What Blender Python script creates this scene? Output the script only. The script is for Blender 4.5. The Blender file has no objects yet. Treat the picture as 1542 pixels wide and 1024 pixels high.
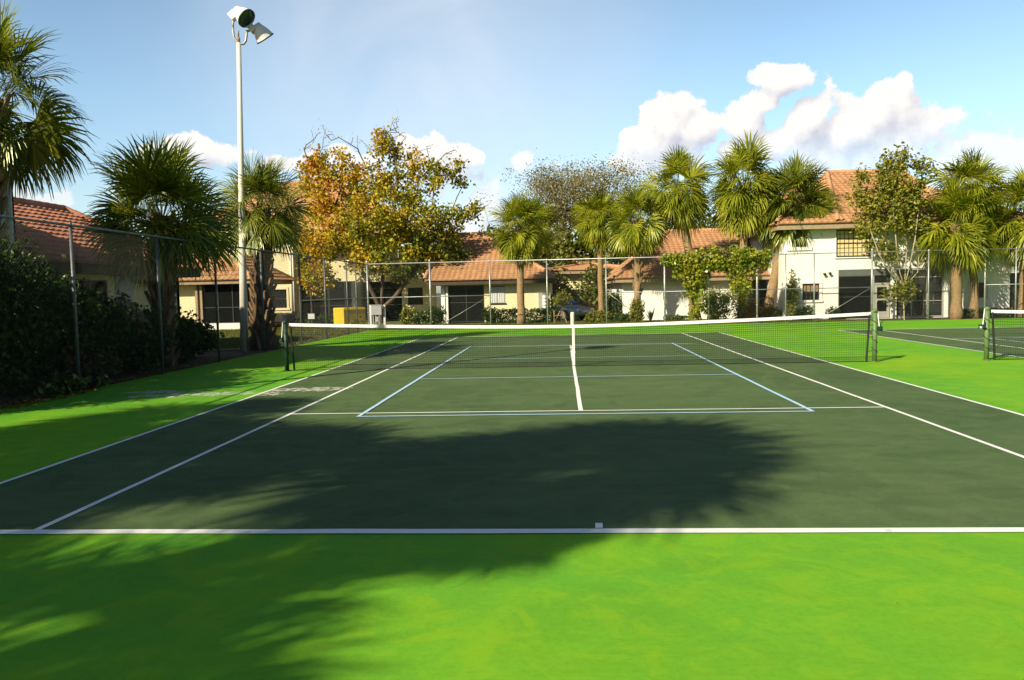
import bpy, math, random
import numpy as np
from mathutils import Vector, Matrix

# ------------------------------------------------------------------ camera
CAM = np.array([-0.232, -17.2826, 1.6869]); YAW, PITCH, ROLL = -0.0644, -0.0624, -0.0216
FPX = 1187.9                                   # focal length in pixels of the 1542-wide photograph
fw = np.array([math.sin(YAW)*math.cos(PITCH), math.cos(YAW)*math.cos(PITCH), math.sin(PITCH)])
r0_ = np.array([math.cos(YAW), -math.sin(YAW), 0.0]); u0_ = np.cross(r0_, fw)
rt = math.cos(ROLL)*r0_ + math.sin(ROLL)*u0_; up = -math.sin(ROLL)*r0_ + math.cos(ROLL)*u0_
sc = bpy.context.scene
col = sc.collection
cd = bpy.data.cameras.new('camera'); cam = bpy.data.objects.new('camera', cd); col.objects.link(cam)
cd.sensor_width = 36.0; cd.lens = FPX/1542*36; cd.clip_end = 5000
cam.matrix_world = Matrix(((rt[0], up[0], -fw[0], CAM[0]), (rt[1], up[1], -fw[1], CAM[1]), (rt[2], up[2], -fw[2], CAM[2]), (0, 0, 0, 1)))
sc.camera = cam

# ------------------------------------------------------------------ light
SUN_EL, SUN_AZ = math.radians(31.5), math.radians(41.0)     # shadows run 41 degrees right of +Y
sd = bpy.data.lights.new('sun', 'SUN'); sd.energy = 5.0; sd.angle = math.radians(0.55); sd.color = (1.0, 0.89, 0.66)
so = bpy.data.objects.new('sun', sd); col.objects.link(so)
sdir = Vector((math.sin(SUN_AZ)*math.cos(SUN_EL), math.cos(SUN_AZ)*math.cos(SUN_EL), -math.sin(SUN_EL)))
so.rotation_euler = sdir.to_track_quat('-Z', 'Y').to_euler()
so.location = (-30, -35, 40)
sc.view_settings.view_transform = 'Standard'; sc.view_settings.look = 'None'
sc.view_settings.exposure = 0.63; sc.view_settings.gamma = 1.0
sc.cycles.max_bounces = 6; sc.cycles.diffuse_bounces = 3; sc.cycles.transparent_max_bounces = 12
sc.cycles.caustics_reflective = False; sc.cycles.caustics_refractive = False

def ray(px, py): return fw + rt*((px-771)/FPX) - up*((py-512)/FPX)
def gnd(px, py, z=0.0):
    d = ray(px, py); return CAM + d*((z-CAM[2])/d[2])
def pix(px, py, Y):
    d = ray(px, py); return CAM + d*((Y-CAM[1])/d[1])
def pixx(px, py, X):
    d = ray(px, py); return CAM + d*((X-CAM[0])/d[0])
def rect(px0, py0, px1, py1, Y):
    mx, my = (px0+px1)/2, (py0+py1)/2
    return pix(px0, my, Y)[0], pix(px1, my, Y)[0], pix(mx, py1, Y)[2], pix(mx, py0, Y)[2]

# ------------------------------------------------------------------ world: sky with cumulus
W = bpy.data.worlds.new('World'); sc.world = W; W.use_nodes = True
nt = W.node_tree; nt.nodes.clear()
def N(t, typ, **kw):
    n = t.nodes.new(typ)
    for k, v in kw.items(): setattr(n, k, v)
    return n
def L(t, a, b): t.links.new(a, b)
def mth(t, op, a, b=None, clamp=False):
    n = N(t, 'ShaderNodeMath', operation=op, use_clamp=clamp)
    for i, v in enumerate((a, b)):
        if v is None: continue
        if isinstance(v, (int, float)): n.inputs[i].default_value = v
        else: L(t, v, n.inputs[i])
    return n.outputs[0]
def mixc(t, fac, a, b, blend='MIX'):
    n = N(t, 'ShaderNodeMix', data_type='RGBA', blend_type=blend)
    for s, v in ((n.inputs[0], fac), (n.inputs[6], a), (n.inputs[7], b)):
        if isinstance(v, (int, float)): s.default_value = v
        elif isinstance(v, tuple): s.default_value = (*v, 1) if len(v) == 3 else v
        else: L(t, v, s)
    return n.outputs[2]
def azel(px, py):
    d = ray(px, py); d = d/np.linalg.norm(d); return math.atan2(d[0], d[1]), math.asin(d[2])
CLOUDS = [  # pixel centre, pixel radii, weight
    (1008, 190, 60, 46, 1), (985, 215, 60, 38, 1), (1045, 200, 45, 40, 1), (1175, 122, 52, 23, 1), (1145, 152, 30, 28, 1), (1122, 185, 40, 32, 1),
    (1140, 225, 90, 45, .62), (1225, 180, 40, 36, 1), (1330, 170, 58, 46, 1), (1280, 195, 90, 46, 1), (1392, 190, 46, 34, 1), (1300, 235, 190, 48, .55),
    (1490, 240, 95, 40, 1), (1545, 255, 70, 42, .9), (285, 225, 62, 25, .95), (335, 232, 60, 18, .8), (430, 248, 60, 16, .55), (535, 255, 80, 40, .85), (640, 232, 70, 30, .85), (700, 240, 50, 22, .55),
    (728, 318, 52, 42, .95), (700, 345, 90, 36, .85), (785, 242, 30, 20, .62), (640, 260, 120, 40, .55), (1000, 245, 190, 36, .3), (60, 300, 60, 20, .4)]
fg = bpy.data.node_groups.new('cloud_field', 'ShaderNodeTree')
fg.interface.new_socket('Vector', in_out='INPUT', socket_type='NodeSocketVector'); fg.interface.new_socket('Value', in_out='OUTPUT', socket_type='NodeSocketFloat')
gi = N(fg, 'NodeGroupInput'); go = N(fg, 'NodeGroupOutput')
acc = None
for (cx, cy, rx, ry, w) in CLOUDS:
    a, e = azel(cx, cy)
    s = N(fg, 'ShaderNodeVectorMath', operation='SUBTRACT'); L(fg, gi.outputs[0], s.inputs[0]); s.inputs[1].default_value = (a, e, 0)
    m = N(fg, 'ShaderNodeVectorMath', operation='MULTIPLY'); L(fg, s.outputs[0], m.inputs[0]); m.inputs[1].default_value = (FPX/rx, FPX/ry, 0)
    l = N(fg, 'ShaderNodeVectorMath', operation='LENGTH'); L(fg, m.outputs[0], l.inputs[0])
    v = mth(fg, 'MULTIPLY', mth(fg, 'SUBTRACT', 1.0, l.outputs['Value']), 1.0)
    v = mth(fg, 'SUBTRACT', v, (1-w)*.55) if w < 1 else v
    acc = v if acc is None else mth(fg, 'MAXIMUM', acc, v)
nz = N(fg, 'ShaderNodeTexNoise', noise_dimensions='2D'); nz.inputs['Scale'].default_value = 27; nz.inputs['Detail'].default_value = 8; nz.inputs['Roughness'].default_value = .62
L(fg, gi.outputs[0], nz.inputs['Vector'])
vo = N(fg, 'ShaderNodeTexVoronoi', feature='F1', voronoi_dimensions='2D'); vo.inputs['Scale'].default_value = 34; L(fg, gi.outputs[0], vo.inputs['Vector'])
acc = mth(fg, 'ADD', acc, mth(fg, 'MULTIPLY', mth(fg, 'SUBTRACT', nz.outputs[0], .5), 1.5))
acc = mth(fg, 'ADD', acc, mth(fg, 'MULTIPLY', mth(fg, 'SUBTRACT', .42, vo.outputs['Distance']), .55))
L(fg, acc, go.inputs[0])
def rng01_(t, v, a, b):
    n = N(t, 'ShaderNodeMapRange', interpolation_type='SMOOTHSTEP'); L(t, v, n.inputs[0]); n.inputs[1].default_value = a; n.inputs[2].default_value = b; return n.outputs[0]
tc = N(nt, 'ShaderNodeTexCoord'); sx = N(nt, 'ShaderNodeSeparateXYZ'); L(nt, tc.outputs['Generated'], sx.inputs[0])
az = mth(nt, 'ARCTAN2', sx.outputs[0], sx.outputs[1]); el = mth(nt, 'ARCSINE', sx.outputs[2])
cb = N(nt, 'ShaderNodeCombineXYZ'); L(nt, az, cb.inputs[0]); L(nt, el, cb.inputs[1])
def field(off):
    g = N(nt, 'ShaderNodeGroup', node_tree=fg)
    a = N(nt, 'ShaderNodeVectorMath', operation='ADD'); L(nt, cb.outputs[0], a.inputs[0]); a.inputs[1].default_value = off
    L(nt, a.outputs[0], g.inputs[0]); return g.outputs[0]
d0 = field((0, 0, 0)); d1 = field((-.010, .022, 0))
mr = N(nt, 'ShaderNodeMapRange', interpolation_type='SMOOTHSTEP'); L(nt, d0, mr.inputs[0]); mr.inputs[1].default_value = 0.0; mr.inputs[2].default_value = .22
shade = mth(nt, 'MULTIPLY', mth(nt, 'SUBTRACT', d0, d1), 1.0)
shade = mth(nt, 'ADD', shade, .62, clamp=True)
ccol = mixc(nt, shade, (.60, .60, .68), (1.0, .95, .90))
sky = N(nt, 'ShaderNodeTexSky', sky_type='NISHITA'); sky.sun_disc = False; sky.sun_elevation = SUN_EL; sky.sun_rotation = math.radians(221)
sky.air_density = 1.0; sky.dust_density = 1.2; sky.ozone_density = 1.6; sky.altitude = 0
SKY_STR = .052
# clouds are as bright as a sunlit white cloud against that sky
cm = N(nt, 'ShaderNodeVectorMath', operation='SCALE'); L(nt, ccol, cm.inputs[0]); cm.inputs[3].default_value = .70/SKY_STR
hs = N(nt, 'ShaderNodeHueSaturation'); hs.inputs['Saturation'].default_value = 1.02; hs.inputs['Hue'].default_value = .49; L(nt, sky.outputs[0], hs.inputs['Color'])
fac = mth(nt, 'MULTIPLY', mr.outputs[0], mth(nt, 'ADD', .55, mth(nt, 'MULTIPLY', rng01_(nt, el, .125, .19), .42)))
# low sky ahead of the camera boosted by hand above the sky model
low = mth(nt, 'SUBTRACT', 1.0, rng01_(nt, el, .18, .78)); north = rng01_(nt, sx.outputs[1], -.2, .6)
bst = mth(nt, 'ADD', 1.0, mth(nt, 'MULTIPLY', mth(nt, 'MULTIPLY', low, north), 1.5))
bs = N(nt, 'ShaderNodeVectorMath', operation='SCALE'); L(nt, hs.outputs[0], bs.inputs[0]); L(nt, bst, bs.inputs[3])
zen = mixc(nt, rng01_(nt, el, .35, 1.15), (1.0, 1.0, 1.0), (.38, .60, .95))  # zenith dimmed and tinted blue to deepen the shade below
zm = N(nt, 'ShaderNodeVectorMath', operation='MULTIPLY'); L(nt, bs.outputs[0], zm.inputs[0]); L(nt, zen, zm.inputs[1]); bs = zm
# thin cirrus veil
va, ve = azel(660, 60)
vs = N(nt, 'ShaderNodeVectorMath', operation='SUBTRACT'); L(nt, cb.outputs[0], vs.inputs[0]); vs.inputs[1].default_value = (va, ve, 0)
vm = N(nt, 'ShaderNodeVectorMath', operation='MULTIPLY'); L(nt, vs.outputs[0], vm.inputs[0]); vm.inputs[1].default_value = (FPX/470, FPX/420, 0)
vl = N(nt, 'ShaderNodeVectorMath', operation='LENGTH'); L(nt, vm.outputs[0], vl.inputs[0])
vn = N(nt, 'ShaderNodeTexNoise', noise_dimensions='2D'); vn.inputs['Scale'].default_value = 5; vn.inputs['Detail'].default_value = 4; vn.inputs['Distortion'].default_value = .6; L(nt, cb.outputs[0], vn.inputs['Vector'])
veil = mth(nt, 'MULTIPLY', mth(nt, 'SUBTRACT', 1.0, rng01_(nt, vl.outputs['Value'], 0.1, 1.1)), mth(nt, 'ADD', .14, mth(nt, 'MULTIPLY', vn.outputs[0], .6)))
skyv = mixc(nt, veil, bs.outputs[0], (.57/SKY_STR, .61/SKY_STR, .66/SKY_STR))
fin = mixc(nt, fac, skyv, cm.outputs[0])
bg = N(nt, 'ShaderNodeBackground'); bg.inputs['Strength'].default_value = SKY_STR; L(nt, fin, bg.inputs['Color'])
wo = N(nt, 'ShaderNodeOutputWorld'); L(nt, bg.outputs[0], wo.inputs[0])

# ------------------------------------------------------------------ materials
def newmat(name):
    m = bpy.data.materials.new(name); m.use_nodes = True; t = m.node_tree; t.nodes.clear()
    o = N(t, 'ShaderNodeOutputMaterial'); return m, t, o
def noise(t, scale, detail=4, rough=.55, vec=None, dist=0.0):
    n = N(t, 'ShaderNodeTexNoise'); n.inputs['Scale'].default_value = scale; n.inputs['Detail'].default_value = detail
    n.inputs['Roughness'].default_value = rough; n.inputs['Distortion'].default_value = dist
    if vec is None: vec = N(t, 'ShaderNodeTexCoord').outputs['Object']
    L(t, vec, n.inputs['Vector']); return n.outputs[0]
def ramp(t, fac, stops):
    n = N(t, 'ShaderNodeValToRGB'); e = n.color_ramp.elements
    while len(e) < len(stops): e.new(.5)
    for i, (p, c) in enumerate(stops): e[i].position = p; e[i].color = (*c, 1)
    L(t, fac, n.inputs[0]); return n.outputs[0]
def rng01(t, v, a, b):
    n = N(t, 'ShaderNodeMapRange', interpolation_type='SMOOTHSTEP'); L(t, v, n.inputs[0]); n.inputs[1].default_value = a; n.inputs[2].default_value = b; return n.outputs[0]
def surf(name, c1, c2, scale=3.0, rough=.7, bump=0.0, bscale=40, metal=0.0, spec=.4, stain=None, stretch=None):
    m, t, o = newmat(name)
    tcn = N(t, 'ShaderNodeTexCoord').outputs['Object']; vec = tcn
    if stretch:
        mp = N(t, 'ShaderNodeMapping'); mp.inputs['Scale'].default_value = stretch; L(t, tcn, mp.inputs[0]); vec = mp.outputs[0]
    c = ramp(t, noise(t, scale, 6, .6, vec), [(.3, c1), (.7, c2)])
    if stain:
        c = mixc(t, rng01(t, noise(t, stain[1], 6, .65, vec), .58, .74), c, stain[0])
    p = N(t, 'ShaderNodeBsdfPrincipled'); L(t, c, p.inputs['Base Color'])
    p.inputs['Roughness'].default_value = rough; p.inputs['Metallic'].default_value = metal; p.inputs['Specular IOR Level'].default_value = spec
    if bump:
        b = N(t, 'ShaderNodeBump'); b.inputs['Strength'].default_value = bump; b.inputs['Distance'].default_value = .02
        L(t, noise(t, bscale, 5, .6, vec), b.inputs['Height']); L(t, b.outputs[0], p.inputs['Normal'])
    L(t, p.outputs[0], o.inputs[0]); return m
def leafmat(name, stops, trans=.3, gloss=.06, pos=1.2, rough=.45, mixpos=.5, turn=None):
    m, t, o = newmat(name)
    g = N(t, 'ShaderNodeNewGeometry')
    f = mth(t, 'ADD', mth(t, 'MULTIPLY', g.outputs['Random Per Island'], 1-mixpos), mth(t, 'MULTIPLY', rng01(t, noise(t, pos, 3), .3, .7), mixpos))
    if turn:        # one side of the tree has turned colour earlier than the other
        sp_ = N(t, 'ShaderNodeSeparateXYZ'); L(t, N(t, 'ShaderNodeTexCoord').outputs['Object'], sp_.inputs[0])
        f = mth(t, 'ADD', f, mth(t, 'ADD', mth(t, 'MULTIPLY', sp_.outputs[0], turn[0]), mth(t, 'MULTIPLY', mth(t, 'SUBTRACT', sp_.outputs[2], turn[2]), turn[1])), clamp=True)
    c = ramp(t, f, stops)
    d = N(t, 'ShaderNodeBsdfDiffuse'); L(t, c, d.inputs[0])
    tr = N(t, 'ShaderNodeBsdfTranslucent'); L(t, mixc(t, 1.0, c, (1.0, 1.0, .55), 'MULTIPLY'), tr.inputs[0])
    mx = N(t, 'ShaderNodeMixShader'); mx.inputs[0].default_value = trans; L(t, d.outputs[0], mx.inputs[1]); L(t, tr.outputs[0], mx.inputs[2])
    gl = N(t, 'ShaderNodeBsdfGlossy'); gl.inputs['Roughness'].default_value = rough; gl.inputs[0].default_value = (.55, .60, .38, 1)
    m2 = N(t, 'ShaderNodeMixShader'); m2.inputs[0].default_value = gloss; L(t, mx.outputs[0], m2.inputs[1]); L(t, gl.outputs[0], m2.inputs[2])
    L(t, m2.outputs[0], o.inputs[0]); return m
def courtmat(name, ca, cb_, cc, patch=False, k=1.0):
    """acrylic sports surface: sand-textured, with squeegee arcs, dried puddle rims and wear"""
    m, t, o = newmat(name)
    v = N(t, 'ShaderNodeTexCoord').outputs['Object']
    big = noise(t, .22, 5, .62, v, .8); mid = noise(t, .9, 6, .62, v, 1.4); fine = noise(t, 160, 3, .7, v)
    c = ramp(t, big, [(.3, ca), (.55, cb_), (.75, cc)])
    mpa = N(t, 'ShaderNodeMapping'); mpa.inputs['Scale'].default_value = (.5, 3.2, 1); mpa.inputs['Rotation'].default_value = (0, 0, .12); L(t, v, mpa.inputs[0])
    streak = noise(t, 1.0, 6, .6, mpa.outputs[0], 1.0)
    c = mixc(t, mth(t, 'MULTIPLY', rng01(t, streak, .42, .72), .5*k), c, tuple(x*.62 for x in cb_))
    # dried puddle rims: thin dark contour lines of a slow noise
    slow = noise(t, .42, 2, .5, v, 1.8)
    rim = mth(t, 'ABSOLUTE', mth(t, 'SUBTRACT', mth(t, 'FRACT', mth(t, 'MULTIPLY', slow, 7.0)), .5))
    rimf = mth(t, 'MULTIPLY', mth(t, 'SUBTRACT', 1.0, rng01(t, rim, 0.0, .055)), rng01(t, mid, .5, .7))
    c = mixc(t, mth(t, 'MULTIPLY', rimf, .75*k), c, tuple(x*.5 for x in cb_))
    flat = rng01(t, mth(t, 'FRACT', mth(t, 'MULTIPLY', slow, 3.5)), .35, .5)
    c = mixc(t, mth(t, 'MULTIPLY', flat, .20*k), c, tuple(x*1.5 for x in cb_))
    c = mixc(t, mth(t, 'MULTIPLY', rng01(t, fine, .3, .75), .22), c, tuple(x*.45 for x in cb_))
    gr = noise(t, 22, 9, .75, v)
    c = mixc(t, mth(t, 'MULTIPLY', rng01(t, gr, .42, .62), .22), c, tuple(x*.55 for x in cb_))
    md = noise(t, 2.6, 8, .68, v, .8)
    c = mixc(t, mth(t, 'MULTIPLY', rng01(t, md, .46, .62), .34), c, cc)
    sp = noise(t, 38, 2, .5, v)
    c = mixc(t, mth(t, 'MULTIPLY', rng01(t, sp, .74, .80), .5), c, (.20, .24, .16))
    if patch:
        tot = None
        for (px, py, rx, ry, rot) in patch:
            q = gnd(px, py)
            mp = N(t, 'ShaderNodeMapping', vector_type='TEXTURE'); mp.inputs['Location'].default_value = (q[0], q[1], 0); mp.inputs['Scale'].default_value = (rx, ry, 1); mp.inputs['Rotation'].default_value = (0, 0, rot)
            L(t, v, mp.inputs[0])
            ln = N(t, 'ShaderNodeVectorMath', operation='LENGTH'); L(t, mp.outputs[0], ln.inputs[0])
            e = mth(t, 'SUBTRACT', 1.0, ln.outputs['Value'], clamp=True)
            tot = e if tot is None else mth(t, 'MAXIMUM', tot, e)
        n3 = noise(t, 3.0, 8, .7, v, 1.0); n4 = noise(t, 9.0, 6, .7, v)
        f = rng01(t, mth(t, 'ADD', mth(t, 'MULTIPLY', tot, .95), mth(t, 'MULTIPLY', mth(t, 'SUBTRACT', n3, .5), 1.6)), .30, .42)
        f = mth(t, 'MULTIPLY', f, rng01(t, tot, .02, .2)); f = mth(t, 'MULTIPLY', f, rng01(t, n4, .46, .54))
        c = mixc(t, f, c, (.52, .48, .42))
        ring = mth(t, 'MULTIPLY', rng01(t, mth(t, 'ADD', tot, mth(t, 'MULTIPLY', mth(t, 'SUBTRACT', n3, .5), .6)), .1, .5), .5)
    p = N(t, 'ShaderNodeBsdfPrincipled'); L(t, c, p.inputs['Base Color']); p.inputs['Roughness'].default_value = .85; p.inputs['Specular IOR Level'].default_value = .08
    b = N(t, 'ShaderNodeBump'); b.inputs['Strength'].default_value = .35; b.inputs['Distance'].default_value = .004
    L(t, mth(t, 'ADD', fine, mth(t, 'MULTIPLY', mid, 1.2)), b.inputs['Height']); L(t, b.outputs[0], p.inputs['Normal'])
    L(t, p.outputs[0], o.inputs[0]); return m
def tilemat(name, a, b, c):
    m, t, o = newmat(name)
    v = N(t, 'ShaderNodeTexCoord').outputs['Object']
    n1 = noise(t, 3.4, 3, .6, v); n2 = noise(t, .5, 5, .6, v); n3 = noise(t, 26, 4, .6, v)
    cc = ramp(t, n1, [(.28, a), (.5, b), (.72, c)])
    cc = mixc(t, mth(t, 'MULTIPLY', rng01(t, n2, .45, .75), .45), cc, tuple(x*.55 for x in b))
    cc = mixc(t, mth(t, 'MULTIPLY', rng01(t, n3, .55, .8), .4), cc, tuple(x*.5 for x in b))
    p = N(t, 'ShaderNodeBsdfPrincipled'); L(t, cc, p.inputs['Base Color']); p.inputs['Roughness'].default_value = .75; p.inputs['Specular IOR Level'].default_value = .25
    L(t, p.outputs[0], o.inputs[0]); return m
def screenmat(name, c, op):
    m, t, o = newmat(name)
    d = N(t, 'ShaderNodeBsdfDiffuse'); d.inputs[0].default_value = (*c, 1); tr = N(t, 'ShaderNodeBsdfTransparent')
    x = N(t, 'ShaderNodeMixShader'); x.inputs[0].default_value = op; L(t, tr.outputs[0], x.inputs[1]); L(t, d.outputs[0], x.inputs[2]); L(t, x.outputs[0], o.inputs[0]); return m
def glassmat(name, c=(.012, .014, .016)):
    m, t, o = newmat(name)
    p = N(t, 'ShaderNodeBsdfPrincipled'); p.inputs['Base Color'].default_value = (*c, 1); p.inputs['Roughness'].default_value = .06
    b = N(t, 'ShaderNodeBump'); b.inputs['Strength'].default_value = .06; L(t, noise(t, 2.5, 2), b.inputs['Height']); L(t, b.outputs[0], p.inputs['Normal'])
    L(t, p.outputs[0], o.inputs[0]); return m

M = {}
M['surround'] = courtmat('court_green', (.085, .34, .036), (.155, .405, .022), (.265, .44, .012),
                         [(290, 594, 1.7, .5, .18), (235, 590, .9, .34, .1)], .38)
M['court'] = courtmat('court_dark', (.062, .110, .042), (.090, .142, .054), (.126, .172, .072),
                      [(455, 587, 1.5, .46, .12), (385, 594, .8, .36, .1)])
M['line'] = surf('line_paint', (.80, .79, .74), (.86, .85, .82), 6, .7, stain=((.55, .58, .50), 5))
M['bline'] = surf('blue_line_paint', (.40, .60, .80), (.48, .68, .86), 6, .7, stain=((.30, .45, .55), 5))
M['ground'] = surf('ground_soil', (.055, .060, .022), (.11, .085, .04), .8, .95, .5, 20, stain=((.16, .12, .07), 2.0))
M['lawn'] = surf('lawn_turf', (.075, .105, .02), (.15, .15, .035), 1.2, .95, .5, 30)
M['mulch'] = surf('mulch', (.05, .03, .016), (.13, .075, .035), 9, .95, .6, 30)
M['path'] = surf('path_concrete', (.30, .28, .25), (.40, .38, .34), 2, .9, .2, 40)
M['galv'] = surf('galvanised_steel', (.38, .39, .39), (.52, .53, .52), 8, .45, metal=.55, stain=((.25, .2, .15), 9))
M['galvdark'] = surf('weathered_post', (.10, .115, .12), (.19, .20, .20), 8, .5, metal=.4, stain=((.05, .05, .05), 7))
M['wire'] = surf('fence_wire', (.07, .075, .07), (.12, .125, .12), 30, .5, metal=.3)
M['netcord'] = surf('net_cord', (.008, .012, .010), (.016, .02, .016), 40, .8)
M['tape'] = surf('net_tape', (.76, .75, .70), (.84, .83, .80), 9, .8, stain=((.42, .40, .36), 7))
M['postgreen'] = surf('post_green', (.085, .15, .055), (.13, .20, .07), 10, .5, stain=((.18, .2, .07), 12))
M['postdark'] = surf('post_dark', (.008, .03, .018), (.012, .045, .025), 10, .5)
M['black'] = surf('black_rubber', (.008, .008, .008), (.016, .016, .016), 20, .6)
M['steel'] = surf('bright_steel', (.6, .6, .58), (.75, .75, .72), 20, .3, metal=.8)
M['pole'] = surf('pole_paint', (.62, .60, .52), (.74, .72, .65), 3, .6, .1, 30, stain=((.36, .31, .24), 5), stretch=(1, 1, .25))
M['rust'] = surf('rusty_steel', (.16, .07, .03), (.34, .24, .15), 9, .8)
M['armgrey'] = surf('lamp_arm', (.30, .29, .25), (.45, .43, .38), 9, .5, metal=.3)
M['lampwhite'] = surf('lamp_enamel', (.74, .73, .70), (.80, .79, .77), 6, .35)
M['lens'] = glassmat('lamp_lens', (.012, .05, .018))
M['tileA'] = tilemat('roof_tile_red', (.42, .17, .10), (.49, .21, .125), (.55, .26, .155))
M['tileB'] = tilemat('roof_tile_orange', (.42, .215, .105), (.48, .265, .135), (.54, .33, .175))
M['cream'] = surf('stucco_cream', (.70, .62, .37), (.76, .68, .42), .8, .9, .25, 60, stain=((.50, .43, .25), 1.2))
M['creamlight'] = surf('stucco_pale_cream', (.76, .68, .40), (.82, .74, .46), .8, .9, .25, 60, stain=((.68, .60, .36), 1.2))
M['white'] = surf('stucco_white', (.79, .77, .71), (.83, .81, .76), .8, .9, .25, 60, stain=((.70, .66, .57), 1.2))
M['trim'] = surf('trim_white', (.74, .72, .66), (.80, .78, .72), 5, .6)
M['fascia'] = surf('fascia_brown', (.045, .028, .018), (.075, .045, .028), 5, .7)
M['soffit'] = surf('fascia_tan', (.28, .20, .12), (.36, .27, .17), 5, .7)
M['frame'] = surf('bronze_frame', (.045, .042, .038), (.075, .07, .062), 8, .45, metal=.3)
M['greyframe'] = surf('grey_frame', (.30, .30, .27), (.38, .38, .34), 8, .6)
M['shutter'] = surf('shutter_white', (.52, .53, .52), (.62, .63, .62), 5, .5)
M['glass'] = glassmat('window_glass')
M['blind'] = surf('window_blind', (.60, .47, .22), (.68, .55, .28), 2, .9)
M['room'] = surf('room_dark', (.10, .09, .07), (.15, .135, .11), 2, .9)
M['screen'] = screenmat('insect_screen', (.012, .014, .014), .72)
M['lightscreen'] = screenmat('light_screen', (.08, .085, .08), .2)
M['doorgrey'] = surf('door_grey', (.09, .10, .10), (.12, .13, .13), 4, .5)
M['fabric'] = surf('screen_band', (.085, .10, .09), (.12, .135, .12), 3, .8)
M['yellow'] = surf('utility_yellow', (.60, .40, .014), (.68, .46, .02), 3, .55, stain=((.42, .28, .03), 3))
M['grey'] = surf('utility_grey', (.26, .28, .28), (.36, .38, .38), 6, .5, stain=((.2, .18, .15), 8))
M['wood'] = surf('raw_wood', (.34, .20, .09), (.46, .29, .14), 12, .8, stretch=(1, 1, .2))
M['carpaint'] = surf('car_paint', (.24, .31, .36), (.28, .35, .40), 2, .3, metal=.15)
M['tyre'] = M['black']
M['trunkpalm'] = surf('palm_trunk', (.20, .125, .06), (.40, .27, .14), 9, .95, 1.0, 26, stretch=(1, 1, 2.6), stain=((.12, .075, .04), 6))
M['trunkdark'] = surf('palm_trunk_shaggy', (.055, .038, .024), (.14, .09, .05), 9, .95, 1.0, 26, stain=((.22, .14, .08), 7))
M['boots'] = surf('palm_boots', (.12, .075, .04), (.36, .22, .11), 5, .95, .6, 30)
M['bark'] = surf('tree_bark', (.06, .045, .03), (.14, .10, .065), 7, .95, .8, 30, stretch=(1, 1, .3))
M['palebark'] = surf('pale_bark', (.30, .25, .16), (.46, .40, .27), 7, .9, .5, 30)
M['petiole'] = surf('palm_petiole', (.16, .20, .035), (.24, .25, .06), 5, .5)
M['frond'] = leafmat('palm_frond', [(0, (.05, .085, .008)), (.35, (.17, .205, .013)), (.7, (.33, .34, .022)), (1, (.48, .44, .05))], .36, .035, .9, .38, .35)
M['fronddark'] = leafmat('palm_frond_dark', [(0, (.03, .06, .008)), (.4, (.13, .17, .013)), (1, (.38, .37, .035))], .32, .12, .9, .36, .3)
M['deadfrond'] = leafmat('palm_dead_frond', [(0, (.10, .05, .02)), (.5, (.26, .14, .045)), (1, (.42, .26, .09))], .3, .03, 2)
M['maple'] = leafmat('autumn_leaf', [(0, (.04, .075, .010)), (.25, (.12, .16, .014)), (.45, (.36, .32, .022)), (.65, (.58, .42, .025)), (.85, (.60, .32, .03)), (1, (.48, .19, .04))], .35, .05, .55, .5, .55, (-.028, .03, 6.0))
M['oak'] = leafmat('oak_leaf', [(0, (.045, .070, .010)), (.5, (.12, .14, .016)), (1, (.27, .24, .04))], .28, .05, .5, .5, .5)
M['oakthin'] = leafmat('oak_thin_leaf', [(0, (.13, .12, .05)), (.5, (.23, .20, .08)), (1, (.33, .29, .12))], .28, .03, .6, .5, .5)
M['shrubtree'] = leafmat('shrubtree_leaf', [(0, (.07, .10, .010)), (.5, (.20, .21, .018)), (1, (.38, .31, .04))], .35, .06, .8, .5, .45)
M['vine'] = leafmat('vine_leaf', [(0, (.07, .13, .012)), (.4, (.20, .26, .018)), (.75, (.40, .37, .025)), (1, (.56, .43, .06))], .35, .06, 1.3, .5, .45)
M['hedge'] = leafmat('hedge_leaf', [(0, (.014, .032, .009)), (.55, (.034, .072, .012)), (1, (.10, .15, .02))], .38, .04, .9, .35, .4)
M['bush'] = leafmat('bush_leaf', [(0, (.022, .048, .010)), (.5, (.055, .10, .016)), (1, (.14, .18, .03))], .28, .08, 1.2, .42, .45)
M['yellowbush'] = leafmat('yellow_bush_leaf', [(0, (.08, .11, .012)), (.5, (.22, .22, .022)), (1, (.38, .32, .05))], .3, .06, 1.2)
M['orangebush'] = leafmat('orange_bush_leaf', [(0, (.24, .09, .018)), (.5, (.42, .17, .03)), (1, (.48, .28, .06))], .3, .05, 1.4)
M['croton'] = leafmat('croton_leaf', [(0, (.04, .08, .012)), (.3, (.18, .17, .02)), (.6, (.45, .10, .03)), (1, (.50, .05, .025))], .3, .08, 1.8)
M['brownbush'] = leafmat('brown_bush_leaf', [(0, (.03, .04, .012)), (.5, (.075, .055, .022)), (1, (.16, .08, .03))], .25, .05, 1.4)
M['litter'] = leafmat('fallen_leaf', [(0, (.12, .06, .02)), (.5, (.32, .19, .03)), (1, (.45, .34, .06))], .15, .04, 3)
M['grass'] = leafmat('grass_blade', [(0, (.06, .09, .014)), (.5, (.13, .15, .025)), (1, (.26, .22, .06))], .3, .04, .8)
M['bleach'] = M['white']

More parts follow.
